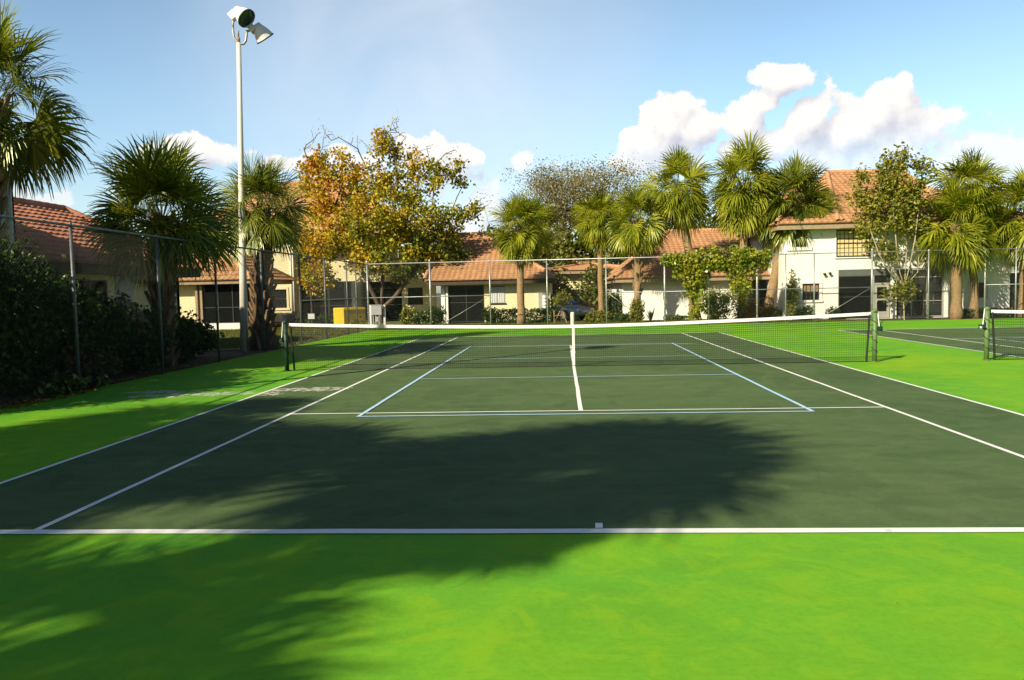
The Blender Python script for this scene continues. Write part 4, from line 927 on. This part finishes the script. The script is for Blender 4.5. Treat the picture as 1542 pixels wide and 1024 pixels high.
# palms behind the camera whose crowns shade the foreground
for i, (x, y, z, s, sq, v, lb) in enumerate((
        (-8.85, -19.45, 8.0, 1.22, .58, 'x', 'palm standing behind the camera, its crown shading the middle of the court'),
        (-11.6, -17.9, 7.0, 1.06, .52, 'x', 'palm standing behind the camera, its crown shading the left half of the court'),
        (-9.1, -20.4, 5.3, 1.1, .5, 'd', 'low palm standing behind the camera, its crown shading the green foreground'),
        (-12.5, -19.8, 6.5, .95, .5, 'x', 'palm standing behind the camera, its crown shading the left end of the baseline'),
        (-7.35, -19.0, 6.0, .58, .45, 'x', 'small palm standing behind the camera, its fronds shading the apron below the centre mark'),
        (-10.9, -14.5, 4.7, 1.0, .7, 'c', 'palm outside the left fence near the camera, low crown'),
        (-11.3, -12.7, 5.0, .9, .7, 'c', 'palm outside the left fence, shading the left tramline'))):
    palm((x, y, 0), (x+.1, y, z), .2, .17, s, v, lb, seed=30+i, squash=sq)

# ------------------------------------------------------------------ broadleaf trees and shrubs
def leaves(mb, C, n, sig, size, rg, asp=.55, up_=.3):
    C = np.asarray(C, float); k = len(C)*n
    P = np.repeat(C, n, 0)+rg.normal(0, 1, (k, 3))*np.asarray(sig)
    a = unit(rg.normal(0, 1, (k, 3))+np.array([0, 0, -.25])); nn = rg.normal(0, 1, (k, 3))+np.array([0, 0, up_*2]); s = unit(np.cross(a, nn)); nn = np.cross(s, a)
    Lh = (size*rg.uniform(.6, 1.25, k)/2)[:, None]; Wh = Lh*asp
    V = np.stack([P-a*Lh, P+s*Wh+nn*Wh*.35-a*Lh*.1, P+a*Lh, P-s*Wh+nn*Wh*.35-a*Lh*.1], 1).reshape(-1, 3)
    b = (np.arange(k)*4)[:, None]; mb.arr(V, b+np.array([0, 1, 2, 3]))
def skeleton(mb, trunks, A, rg, rtip=.012, seg=.6, expo=.45, arc=.12, rmin=.008, wob=.09):
    """grow limbs from the trunk polylines to every attractor; limb radius follows the number of twigs it carries"""
    nodes = []; par = []
    for tr in trunks:
        for i, p in enumerate(tr): par.append(len(nodes)-1 if i else -1); nodes.append(np.array(p, float))
    ntr = len(nodes); tops = np.array([t[-1] for t in trunks])
    order = np.argsort(np.min(np.linalg.norm(A[:, None]-tops[None], axis=2), 1)); ends = []
    for ai in order:
        a = A[ai]; Nn = np.array(nodes); dd = np.linalg.norm(Nn-a, axis=1)+np.clip(Nn[:, 2]-a[2], 0, None)*1.5
        j = int(np.argmin(dd)); st = Nn[j]; Ln = np.linalg.norm(a-st); k = max(1, int(Ln/seg)); cur = j
        off = rg.normal(0, wob*Ln, 3)
        for i in range(1, k+1):
            f = i/k; p = st+(a-st)*f+off*math.sin(math.pi*f)+np.array([0, 0, -arc*Ln*math.sin(math.pi*f)])
            nodes.append(p); par.append(cur); cur = len(nodes)-1
        ends.append(cur)
    cnt = np.zeros(len(nodes))
    for e in ends:
        while e >= 0: cnt[e] += 1; e = par[e]
    for i in range(len(nodes)):
        if par[i] < 0: continue
        r0, r1 = max(rmin, rtip*max(cnt[par[i]], 1)**expo), max(rmin, rtip*max(cnt[i], 1)**expo)
        if par[i] >= ntr and cnt[par[i]] > cnt[i]*1.6: r0 = r1*1.15
        mb.tube([nodes[par[i]], nodes[i]], [r0, r1], 6 if r0 > .04 else 4, False)
def blobpts(blobs, rg, shell=.55):
    out = []
    for (c, r, n) in blobs:
        v = unit(rg.normal(0, 1, (n, 3))); rr = rg.uniform(shell**3, 1, n)**(1/3)
        out.append(np.array(c)+v*rr[:, None]*np.array(r))
    return np.vstack(out)
def tree(label, base, trunks, blobs, leafm, barkm, seed, nl, sig, size, rtip=.012, cat='tree', name='tree', asp=.55, bare=None, thin=None, expo=.45, shell=.5, group=None, arc=.12, wob=.09):
    rg = np.random.default_rng(seed); root = empty(name, base, label, cat, group)
    A = blobpts(blobs, rg, shell); B = A if bare is None else np.vstack([A, bare])
    m = MB(); skeleton(m, trunks, B, rg, rtip, expo=expo, arc=arc, wob=wob); m.build('trunk', M[barkm], root, True)
    m = MB(); leaves(m, A, nl, sig, size, rg, asp); m.build('crown', M[leafm], root)
    if thin: m = MB(); leaves(m, thin[0], thin[1], thin[2], thin[3], rg, asp); m.build('twig_leaves', M[thin[4]], root)
    return root
def B_(px, py, Y, rx, ry, n, rd=None):
    """foliage lobe: centre pixel, radii in pixels, real depth"""
    s = (Y-CAM[1])/FPX; return (pix(px, py, Y), (rx*s, (rd if rd else rx*s*.9), ry*s), n)
# autumn tree
YM = 27.5; rgm = np.random.default_rng(77); s_ = (YM-CAM[1])/FPX
bx = X(574, YM, 485)
fork = pix(573, 466, YM)
T3 = [[(bx, YM, -.1), tuple(fork), tuple(pix(556, 430, YM-.3)), tuple(pix(541, 400, YM-.6)), tuple(pix(525, 360, YM-.6)), tuple(pix(505, 310, YM))],
      [tuple(fork), tuple(pix(576, 430, YM+.2)), tuple(pix(576, 390, YM+.3)), tuple(pix(590, 340, YM+.4)), tuple(pix(598, 280, YM)), tuple(pix(596, 235, YM))],
      [tuple(fork), tuple(pix(592, 450, YM-.4)), tuple(pix(612, 425, YM-.6)), tuple(pix(640, 385, YM-.6)), tuple(pix(665, 340, YM))]]
lobes = [(505, 300, 0, 48, 42, 34), (545, 275, .5, 40, 38, 26), (480, 275, 0, 28, 42, 16), (468, 245, .4, 18, 22, 9), (500, 240, 0, 26, 26, 12), (585, 250, .2, 18, 46, 16), (575, 222, 0, 12, 22, 6), (618, 275, .3, 22, 42, 16), (622, 238, 0, 9, 16, 4), (655, 260, 0, 20, 34, 13), (684, 250, 0, 10, 18, 4), (690, 285, .2, 10, 16, 3),
         (560, 330, -1.5, 60, 40, 46), (620, 330, -1.2, 56, 44, 46), (665, 345, -.3, 34, 40, 22), (700, 322, 0, 16, 16, 7), (714, 316, 0, 6, 8, 2), (500, 355, -1.2, 48, 40, 36), (465, 345, 0, 26, 34, 13), (460, 390, -.3, 26, 22, 11), (590, 385, -1.4, 60, 24, 30), (650, 385, -.8, 46, 22, 20), (690, 385, 0, 24, 16, 8), (672, 407, -.3, 30, 12, 9), (530, 385, -1.0, 46, 24, 20), (481, 415, -.3, 30, 22, 15), (470, 432, -.3, 18, 12, 6), (612, 408, -.8, 24, 14, 8), (702, 416, 0, 10, 8, 2), (560, 290, 1.0, 50, 40, 20)]
BL = [B_(px, py, YM+dy, rx, ry, n, max(.6, rx*s_*.9)) for (px, py, dy, rx, ry, n) in lobes]
bt = np.array([pix(px+rgm.normal(0, 5), py+rgm.normal(0, 6), YM+rgm.normal(0, .8)) for px, py in ((470, 215), (482, 205), (497, 212), (510, 208), (460, 228), (588, 190), (598, 195), (578, 200), (610, 200), (566, 205), (592, 180), (524, 215), (545, 225), (680, 225), (690, 235), (650, 222), (604, 188), (490, 200), (475, 200), (536, 208))*3])
tree('large autumn tree with orange, yellow and green leaves before the cream house', (bx, YM, 0), T3, BL, 'maple', 'bark', 5, 50, (.23, .23, .2), .205, .011, asp=.75, bare=bt, shell=.35, arc=-.03, wob=.04, thin=(bt, 3, (.14, .14, .2), .10, 'maple'))
# the big tree in the gap: dense dark body, thin olive top
YO = 46; so_ = (YO-CAM[1])/FPX; rgo = np.random.default_rng(78)
bo = X(880, YO, 470)
ol = [(780, 395, 42, 40, 30), (830, 400, 50, 38, 40), (880, 395, 56, 44, 46), (930, 400, 44, 40, 30), (850, 350, 52, 44, 40), (905, 340, 44, 44, 32), (740, 375, 20, 30, 10), (875, 415, 60, 20, 26), (815, 370, 34, 40, 18), (955, 370, 26, 40, 14)]
OB = [B_(px, py, YO+rgo.normal(0, 1), rx, ry, n) for px, py, rx, ry, n in ol]
th = np.array([pix(rgo.normal(878, 44), rgo.uniform(248, 335)+abs(rgo.normal(0, 8)), YO+rgo.normal(0, 2)) for _ in range(230)])
th2 = np.array([pix(rgo.uniform(800, 850), rgo.uniform(262, 330), YO+rgo.normal(0, 2)) for _ in range(36)])
th = np.vstack([th, th2])
TO = [[(bo, YO, -.1), tuple(pix(880, 440, YO)), tuple(pix(872, 400, YO)), tuple(pix(850, 350, YO)), tuple(pix(845, 310, YO))], [tuple(pix(880, 440, YO)), tuple(pix(892, 400, YO)), tuple(pix(905, 350, YO)), tuple(pix(900, 300, YO))]]
tree('broad dark green tree with thin brownish top in the gap between the houses', (bo, YO, 0), TO, OB, 'oak', 'bark', 6, 30, (.5, .5, .4), .42, .014, asp=.6, bare=th, thin=(th, 90, (.55, .55, .46), .16, 'oakthin'))
def bgtree(px, py, Y, rx, ry, n, label, seed, lm='oak', size=.4):
    c = pix(px, py, Y); b = (c[0], Y, 0.); s = (Y-CAM[1])/FPX
    return tree(label, b, [[(c[0], Y, -.1), (c[0]+.1, Y, c[2]*.45), (c[0], Y, c[2]*.8)]], [B_(px, py, Y, rx, ry, n), B_(px-rx*.5, py+ry*.3, Y, rx*.6, ry*.6, n//2), B_(px+rx*.5, py+ry*.2, Y, rx*.6, ry*.7, n//2)], lm, 'bark', seed, 26, (.4, .4, .35), size, .014, group=None)
bgtree(742, 375, 52, 22, 32, 30, 'dark tree behind the ridge of the centre house', 91)
bgtree(965, 395, 50, 30, 30, 34, 'dark green tree behind the left hip of the vine house', 92)
bgtree(1075, 345, 52, 80, 22, 50, 'wide green treetop showing over the roof ridge behind the tall palms', 93)
bgtree(835, 430, 34, 18, 22, 20, 'small dark tree at the right corner of the centre house', 94, 'oak', .3)
bgtree(898, 432, 33, 16, 28, 20, 'slender dark tree behind the smooth tan palm trunk', 95, 'oak', .3)
# multi-stemmed tree in front of the townhouse
YS = 19.7; b0 = X(1362, YS, 484)
ft = lambda x, y, d=0: tuple(pix(x, y, YS+d))
j = ft(1362, 432)
st = [[(b0, YS, -.1), ft(1361, 460), j, ft(1340, 410, -.2), ft(1325, 385, -.3), ft(1310, 345, -.3)], [j, ft(1348, 412, .1), ft(1340, 390, .2), ft(1335, 330, .2), ft(1330, 290)],
      [j, ft(1355, 410, -.1), ft(1350, 370, -.3), ft(1345, 310, -.2), ft(1350, 255)], [j, ft(1364, 400), ft(1366, 350, .1), ft(1358, 280, .1)], [j, ft(1370, 400, -.2), ft(1378, 360, -.2), ft(1385, 300), ft(1388, 262)], [j, ft(1382, 410, .2), ft(1384, 380, .3), ft(1372, 340, .3)]]
sl = [(1345, 268, 0, 20, 34, 26), (1352, 240, 0, 13, 14, 9), (1318, 292, 0, 22, 26, 18), (1297, 270, 0, 8, 14, 5), (1300, 300, 0, 16, 20, 8), (1360, 300, 0, 22, 26, 18), (1388, 258, .1, 12, 16, 8), (1380, 290, .1, 14, 26, 9), (1335, 330, -.2, 28, 24, 12), (1312, 340, 0, 18, 22, 7), (1372, 335, 0, 18, 24, 8), (1325, 366, 0, 16, 16, 4), (1350, 375, 0, 24, 16, 5), (1362, 436, 0, 12, 12, 8), (1345, 440, 0, 7, 8, 3)]
SB = [B_(px, py, YS+d, rx, ry, n, .6) for px, py, d, rx, ry, n in sl]
tree('many-stemmed tree with pale branches and upright sparse crown before the townhouse', (b0, YS, 0), st, SB, 'shrubtree', 'palebark', 7, 26, (.17, .17, .20), .17, .0085, asp=.6, expo=.42, shell=.2, rgdummy=None) if False else \
tree('many-stemmed tree with pale branches and upright sparse crown before the townhouse', (b0, YS, 0), st, SB, 'shrubtree', 'palebark', 7, 46, (.18, .18, .21), .18, .0085, asp=.6, expo=.42, shell=.2)

def shrub(label, c, r, leafm, seed, dens=60, size=.10, cat='shrub', name='shrub', stems=5, asp=.6, sig=None, box=False, group=None, nl=16):
    """woody shrub: stems and leaf clusters filling an uneven rounded volume (box: a clipped hedge)"""
    rg = np.random.default_rng(seed); c = np.array(c, float); r = np.array(r, float); root = empty(name, (c[0], c[1], 0), label, cat, group)
    if box: A = c+np.clip(rg.uniform(-1.25, 1.25, (dens, 3)), -1, 1)*r
    else:
        v = unit(rg.normal(0, 1, (dens, 3))); rr = rg.uniform(.15, 1, dens)**(1/3)*(1+.22*np.sin(v[:, 0]*5+seed)*np.cos(v[:, 2]*4+seed*2)); A = c+v*rr[:, None]*r
    A[:, 2] = np.maximum(A[:, 2], .08)
    m = MB(); tr = []
    for i in range(stems):
        x = c[0]+rg.uniform(-.5, .5)*r[0]; y = c[1]+rg.uniform(-.4, .4)*r[1]; tr.append([(c[0], c[1], -.05), (c[0]*.5+x*.5, c[1]*.5+y*.5, c[2]*.2), (x+rg.normal(0, .06), y, max(.1, c[2]*.5))])
    skeleton(m, tr, A[::3], rg, .005, .4, .4, .05, .004); m.build('stems', M['bark'], root)
    m = MB(); leaves(m, A, nl, r*.16 if sig is None else sig, size, rg, asp); m.build('foliage', M[leafm], root)
    return root
def shrubpx(label, px0, py0, px1, py1, Y, leafm, seed, dens=50, size=.11, depth=None, **k):
    x0, x1, z0, z1 = rect(px0, py0, px1, py1, Y); z0 = max(z0, 0.0)
    return shrub(label, ((x0+x1)/2, Y, (z0+z1)/2), ((x1-x0)/2, depth or max(.35, (x1-x0)*.3), (z1-z0)/2), leafm, seed, dens, size, **k)
GL = 'bushes grown through the left fence'
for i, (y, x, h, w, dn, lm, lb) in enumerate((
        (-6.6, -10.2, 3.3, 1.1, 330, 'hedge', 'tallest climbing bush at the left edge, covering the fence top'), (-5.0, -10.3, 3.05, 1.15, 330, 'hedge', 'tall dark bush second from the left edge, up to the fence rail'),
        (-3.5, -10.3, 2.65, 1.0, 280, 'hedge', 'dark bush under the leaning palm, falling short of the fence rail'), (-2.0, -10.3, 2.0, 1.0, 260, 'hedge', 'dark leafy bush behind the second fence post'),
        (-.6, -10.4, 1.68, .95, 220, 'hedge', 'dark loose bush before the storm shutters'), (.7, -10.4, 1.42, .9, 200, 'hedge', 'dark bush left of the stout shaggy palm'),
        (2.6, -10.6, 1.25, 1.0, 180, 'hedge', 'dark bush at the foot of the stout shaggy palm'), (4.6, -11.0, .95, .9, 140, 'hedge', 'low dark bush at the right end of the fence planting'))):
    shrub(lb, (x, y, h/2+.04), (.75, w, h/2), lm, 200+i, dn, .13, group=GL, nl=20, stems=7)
shrub('brownish low bush drooping onto the court by the second fence post', (-9.75, -2.2, .35), (.42, .9, .36), 'brownbush', 220, 90, .10)
shrub('sunlit low bush poking onto the court edge at the left', (-9.15, -3.9, .17), (.3, .55, .16), 'bush', 221, 26, .13, nl=10)
shrub('small sunlit weed on the court edge right of the low bush', (-9.1, -2.9, .12), (.2, .35, .11), 'bush', 222, 14, .12, nl=8)
shrub('bright climbing leaves at the top left over the fence', (-9.75, -6.0, 2.45), (.35, .6, .55), 'bush', 223, 50, .12)
# planting along the houses
shrubpx('low reddish clipped hedge below the cream wall on the left', 396, 486, 445, 503, 23.4, 'brownbush', 230, 90, .11, .5, box=True, stems=8)
shrubpx('low clipped hedge left of the reddish one by the light pole', 372, 486, 395, 505, 20.5, 'brownbush', 231, 50, .11, .5, box=True)
shrubpx('leafy bush beside the air conditioner', 452, 474, 480, 492, 24.2, 'bush', 232, 60, .12)
shrubpx('leafy bush left of the yellow box', 480, 472, 506, 492, 23.6, 'bush', 233, 60, .12)
shrubpx('scrubby plant growing in front of the yellow box', 526, 480, 552, 494, 21.0, 'yellowbush', 234, 46, .11)
shrubpx('yellow-leaved bush left of the small lower window', 604, 464, 626, 489, 24.2, 'yellowbush', 235, 60, .13)
shrubpx('round green bush under the small lower window', 620, 470, 650, 490, 23.6, 'bush', 236, 70, .12)
shrubpx('dark bush at the foot of the sunlit side wall', 645, 463, 672, 490, 23.7, 'hedge', 237, 80, .12)
shrubpx('dark bush left end of the clipped hedge by the shuttered window', 727, 464, 750, 487, 23.4, 'hedge', 238, 80, .12)
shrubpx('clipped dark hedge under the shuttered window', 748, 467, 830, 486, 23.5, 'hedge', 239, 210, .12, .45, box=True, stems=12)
shrubpx('rounded plants at the base of the smooth tan palm', 884, 468, 916, 488, 22.6, 'yellowbush', 240, 70, .12)
shrubpx('dark tropical plants right of the smooth tan palm', 912, 444, 938, 486, 24.2, 'bush', 241, 90, .18, asp=.4)
shrubpx('low green hedge at the left corner of the vine house', 924, 473, 958, 488, 22.4, 'bush', 242, 70, .11)
shrubpx('yellow-green creeper wrapped round the boot-studded palm', 949, 446, 970, 486, 21.5, 'yellowbush', 243, 60, .12, .3)
shrubpx('small green plants at the foot of the white wall', 1000, 476, 1040, 486, 22.8, 'bush', 244, 50, .11)
shrubpx('tall loose flowering shrub below the fence vine', 1058, 436, 1100, 486, 21.6, 'vine', 245, 95, .14, .6)
shrubpx('climber wrapped round the tallest palm trunk', 1098, 405, 1130, 486, 21.9, 'vine', 246, 90, .13, .35)
shrubpx('red and orange leaved shrub by the thick fence post', 1122, 457, 1146, 482, 21.6, 'croton', 247, 60, .15, asp=.4)
shrubpx('spiky yellow-green plant beside the red shrub', 1146, 462, 1172, 484, 21.4, 'yellowbush', 248, 50, .2, asp=.25)
shrubpx('pale climber up the corner of the white townhouse', 1184, 410, 1202, 484, 20.5, 'yellowbush', 249, 70, .11, .3)
shrubpx('round clipped dark bush below the lower grid window', 1198, 462, 1225, 481, 20.2, 'hedge', 250, 90, .09)
shrubpx('smaller clipped dark bush at the porch corner', 1246, 463, 1266, 481, 20.3, 'hedge', 251, 60, .09)
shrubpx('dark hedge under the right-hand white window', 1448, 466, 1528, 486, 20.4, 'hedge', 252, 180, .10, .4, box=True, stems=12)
# staked sapling
q = pix(845, 452, 22.2)
sp = tree('young sapling with round crown held by wooden stakes', (q[0], 22.2, 0), [[(q[0], 22.2, -.05), (q[0]+.03, 22.2, .55), (q[0], 22.2, .85)]], [B_(845, 450, 22.2, 13, 11, 34, .4)], 'yellowbush', 'bark', 8, 18, (.1, .1, .09), .11, .006, name='sapling', cat='sapling')
m = MB(); zc = .62
for dx, dy in ((-.28, -.1), (.22, -.15), (.0, .3)): m.tube([(q[0]+dx*1.3, 22.2+dy*1.3, -.02), (q[0]+dx*.25, 22.2+dy*.25, zc)], .022, 6)
m.tube([(q[0]-.36, 22.06, .02), (q[0]-.36, 22.06, .66)], .022, 6); m.tube([(q[0]-.36, 22.06, .4), (q[0]+.1, 22.1, .42)], .016, 6); m.build('stake', M['wood'], sp)
# orange shrub
q = pix(884, 460, 26.5); shrub('rounded orange-leaved shrub in front of the dark glass of the far house', (q[0], 26.5, .55), (.45, .4, .42), 'orangebush', 260, 60, .11)
# agave against the white wall
q = pix(980, 478, 22.9); ag = MB(); rga = np.random.default_rng(4)
for i in range(16):
    a = i*2.4; e = rga.uniform(.5, 1.3); d = np.array([math.cos(a)*math.cos(e), math.sin(a)*math.cos(e), math.sin(e)]); Ln = rga.uniform(.5, .8); s = unit(np.cross(d, (0, 0, 1.)))*.04; p = np.array([q[0], 22.9, .02])
    ag.quad(p-s, p+s, p+d*Ln*.5+s*1.3-np.array([0, 0, .0]), p+d*Ln, p+d*Ln*.5-s*1.3)
tag(ag.build('agave', M['grey']), 'grey spiky agave against the white wall left of the fence vine', 'agave')

# flowering vine over the far fence
rv = np.random.default_rng(9); vr = empty('vine', (X(1080, FY), FY, 0), 'flowering yellow-green vine draped over the far fence rail', 'vine')
pts = []
def vb(px0, px1, ptop, pbot, n, dy=.25):
    for _ in range(n):
        x = rv.uniform(px0, px1); pts.append(pix(x, rv.uniform(ptop(x), pbot(x)), FY+rv.normal(0, dy)))
tp = lambda x: 384-14*math.exp(-((x-1090)/45)**2)+6*math.exp(-((x-1000)/20)**2)
vb(1000, 1158, tp, lambda x: 396+6*math.sin(x*.11)+14*math.exp(-((x-1070)/50)**2), 330)
vb(1012, 1140, lambda x: 390, lambda x: 410+12*math.sin(x*.16+1), 150); vb(1030, 1062, lambda x: 400, lambda x: 446, 100); vb(1040, 1054, lambda x: 440, lambda x: 484, 34); vb(1100, 1130, lambda x: 400, lambda x: 440, 36); vb(998, 1012, lambda x: 384, lambda x: 392, 10)
vb(1150, 1164, lambda x: 378, lambda x: 386, 8)
m = MB(); leaves(m, pts, 11, (.09, .08, .09), .15, rv, .7); m.build('foliage', M['vine'], vr)
m = MB(); skeleton(m, [[tuple(pix(1046, 488, FY+.1)), tuple(pix(1043, 455, FY+.08)), tuple(pix(1045, 420, FY+.08)), tuple(pix(1060, 392, FY+.05)), tuple(pix(1090, 384, FY)), tuple(pix(1130, 384, FY))]], np.array(pts[::3]), rv, .006, .4, .4, .1, .005); m.build('stems', M['bark'], vr)
m = MB(); leaves(m, [pts[i] for i in rv.integers(0, 400, 30)], 2, .1, .13, rv, .9); m.build('blossoms', M['trim'], vr)

# ------------------------------------------------------------------ utilities
yb = empty('utility_box', (X(526, 22.4), 22.4, 0), 'yellow utility box standing on the grass beyond the fence corner', 'utility box')
th_ = .80; c0_ = np.array([X(525, 22.4), 22.4, 0]); ux = np.array([math.cos(th_), math.sin(th_), 0]); uy = np.array([-math.sin(th_), math.cos(th_), 0]); uz = np.array([0, 0, 1.])
hz = Z(525, 463, 22.4)
m = MB(); m.obox(c0_+uz*hz*.47, ux, uy, uz, .62, .52, hz*.47)
k = .55
V = [c0_+ux*a*.64+uy*b*.54+uz*hz*.90 for a, b in ((-1, -1), (1, -1), (1, 1), (-1, 1))]+[c0_+ux*a*.60+uy*b*.50+uz*hz*1.0 for a, b in ((-1, -1), (1, -1), (1, 1), (-1, 1))]
m.build('cabinet', M['yellow'], yb); m = MB(); m.add(V, [(0, 3, 2, 1), (4, 5, 6, 7), (0, 1, 5, 4), (1, 2, 6, 5), (2, 3, 7, 6), (3, 0, 4, 7)]); m.build('lid', M['yellow'], yb)
m = MB(); m.obox(c0_+uz*.03, ux, uy, uz, .72, .62, .05); m.build('plinth', M['path'], yb)
m = MB(); m.obox(c0_+uz*hz*.5-uy*.53+ux*.3, ux, uy, uz, .03, .02, .07); m.build('latch', M['frame'], yb)
YB = 22.0; mt = empty('meter_stand', (X(568, YB), YB, 0), 'grey electric meter boxes on a two-post stand right of the yellow box', 'meter stand')
m = MB()
for px in (557, 578): m.box(X(px, YB)-.05, X(px, YB)+.05, YB-.05, YB+.05, 0, Z(px, 459, YB))
m.build('post', M['shutter'], mt)
r = rect(560, 460, 575, 474, YB-.1); m = MB(); m.box(r[0], r[1], YB-.22, YB-.06, r[2], r[3]); m.box(r[0]-.02, r[1]+.02, YB-.24, YB-.05, r[3]+.002, r[3]+.04); m.build('meter_box', M['grey'], mt)
m = MB()
for px in (562, 566, 571): m.tube([(X(px, YB), YB-.14, 0), (X(px, YB), YB-.14, r[2]+.01)], .035, 8)
m.box(X(565, YB), X(570, YB), YB-.2, YB-.08, r[2]-.35, r[2]-.1); m.build('conduit', M['grey'], mt)
m = MB(); m.box(X(557, YB)+.055, X(578, YB)-.055, YB-.03, YB+.03, r[2]+.1, r[2]+.16); m.build('crossbar', M['shutter'], mt)
# thin dark post with a pale box near the air conditioner
pq = X(468.5, 23.0); m = MB(); m.tube([(pq, 23, -.02), (pq, 23, Z(468, 436, 23))], .05, 8)
o = empty('pedestal_post', (pq, 23, 0), 'thin brown post with pale junction box right of the air conditioner', 'post'); m.build('post', M['fascia'], o)
m = MB(); m.box(pq-.17, pq+.17, 22.86, 22.94, .45, .72); m.build('junction_box', M['shutter'], o)

# ------------------------------------------------------------------ parked car in the gap
def car(cx, cy, hd, label):
    root = empty('parked_car', (cx, cy, 0), label, 'car'); hu = np.array([math.cos(hd), math.sin(hd), 0]); hv = np.array([-math.sin(hd), math.cos(hd), 0])
    P = lambda a, b, z: np.array([cx, cy, 0])+hu*a+hv*b+np.array([0, 0, z])
    def loft(mb, secs):
        n = len(secs[0]); V = [P(*p) for s in secs for p in s]
        mb.add(V, [(i*n+j, i*n+(j+1) % n, (i+1)*n+(j+1) % n, (i+1)*n+j) for i in range(len(secs)-1) for j in range(n)]+[tuple(range(n-1, -1, -1)), tuple((len(secs)-1)*n+j for j in range(n))])
    def sec(a, w, z0, z1): return [(a, -w*.94, z0), (a, -w, (z0+z1)/2), (a, -w*.97, z1-.07), (a, -w*.86, z1), (a, w*.86, z1), (a, w*.97, z1-.07), (a, w, (z0+z1)/2), (a, w*.94, z0)]
    m = MB(); loft(m, [sec(-2.2, .70, .42, .78), sec(-2.1, .82, .26, .92), sec(-1.4, .86, .2, .98), sec(0, .87, .2, .95), sec(.9, .86, .2, .90), sec(1.7, .82, .22, .78), sec(2.1, .74, .28, .66), sec(2.22, .60, .36, .56)]); m.build('body', M['carpaint'], root, True)
    m = MB(); loft(m, [sec(-1.75, .70, .95, 1.0), sec(-1.0, .66, .95, 1.36), sec(-.2, .66, .93, 1.42), sec(.3, .67, .9, 1.36), sec(1.15, .74, .86, .91)]); cb_o = m.build('windows', M['glass'], root)
    m = MB(); loft(m, [[(a, -.60, z), (a, -.60, z+.03), (a, .60, z+.03), (a, .60, z)] for a, z in ((-1.05, 1.352), (-.2, 1.425), (.3, 1.365))]); m.build('roof', M['carpaint'], root)
    for a in (-1.35, 1.35):
        for b in (-.80, .80):
            m = MB(); m.lathe([(-.1, .2), (-.1, .31), (.1, .31), (.1, .2)], P(a, b, .31), hv, 20); w = m.build('wheel', M['tyre'], root)
            m = MB(); m.lathe([(-.105, .19), (.105, .19)], P(a, b, .31), hv, 14); m.build('rim', M['steel'], w)
    for b in (-.55, .55): m = MB(); m.obox(P(2.12, b, .58), hu, hv, np.array([0, 0, 1.]), .06, .14, .06); m.build('headlight', M['lampwhite'], root)
    return root
q = pix(862, 470, 25.6)
car(q[0]-.9, 27.0, math.radians(-42), 'blue grey car parked in the gap, its bonnet showing beside the sapling')

# ------------------------------------------------------------------ ground cover
rl = np.random.default_rng(21)
m = MB(); k = 900; P = np.stack([-9.2-np.abs(rl.normal(0, .25, k)), rl.uniform(-8, 4, k), np.full(k, .012)], 1); P[:260, 0] = -9.1+rl.uniform(-.2, .5, 260)**2*1.2; P[:260, 1] = rl.uniform(-5.6, -3.2, 260)
P = np.vstack([P, np.stack([rl.uniform(-9, 7, 26), rl.uniform(-13.5, 2, 26), np.full(26, .014)], 1), np.stack([rl.uniform(-9, 13, 1100), FY+.25+np.abs(rl.normal(0, .6, 1100)), np.full(1100, .012)], 1)])
k = len(P); an = rl.uniform(0, 6.28, k); a = np.stack([np.cos(an), np.sin(an), rl.normal(0, .2, k)], 1); s = np.stack([-np.sin(an), np.cos(an), rl.normal(0, .3, k)], 1); Lh = rl.uniform(.025, .06, k)[:, None]; Lh[900:926] *= .4
V = np.stack([P-a*Lh, P+s*Lh*.5+[0, 0, .012], P+a*Lh, P-s*Lh*.5+[0, 0, .01]], 1).reshape(-1, 3); m.arr(V, (np.arange(k)*4)[:, None]+np.array([0, 1, 2, 3]))
o = m.build('leaf_litter', M['litter'], loc=(0, 0, 0)); tag(o, 'scattered fallen leaves along the fences', 'leaf litter', kind='stuff')
def grass(x0, x1, y0, y1, n, h=.09):
    P = np.stack([rl.uniform(x0, x1, n), rl.uniform(y0, y1, n), np.full(n, -.01)], 1); an = rl.uniform(0, 6.28, n); s = np.stack([np.cos(an), np.sin(an), 0*an], 1)*.012
    t = P+np.stack([rl.normal(0, .03, n), rl.normal(0, .03, n), h*rl.uniform(.5, 1.2, n)], 1); return np.stack([P-s, P+s, t], 1).reshape(-1, 3)
V = np.vstack([grass(-22, -9.4, 8, 24, 60000), grass(-9.4, 13, 18.95, 23.5, 45000, .07)]); m = MB(); m.arr(V, (np.arange(len(V)//3)*3)[:, None]+np.array([0, 1, 2]))
o = m.build('grass', M['grass'], loc=(0, 0, 0)); tag(o, 'rough yellow-green grass beyond the fences', 'grass', kind='stuff')
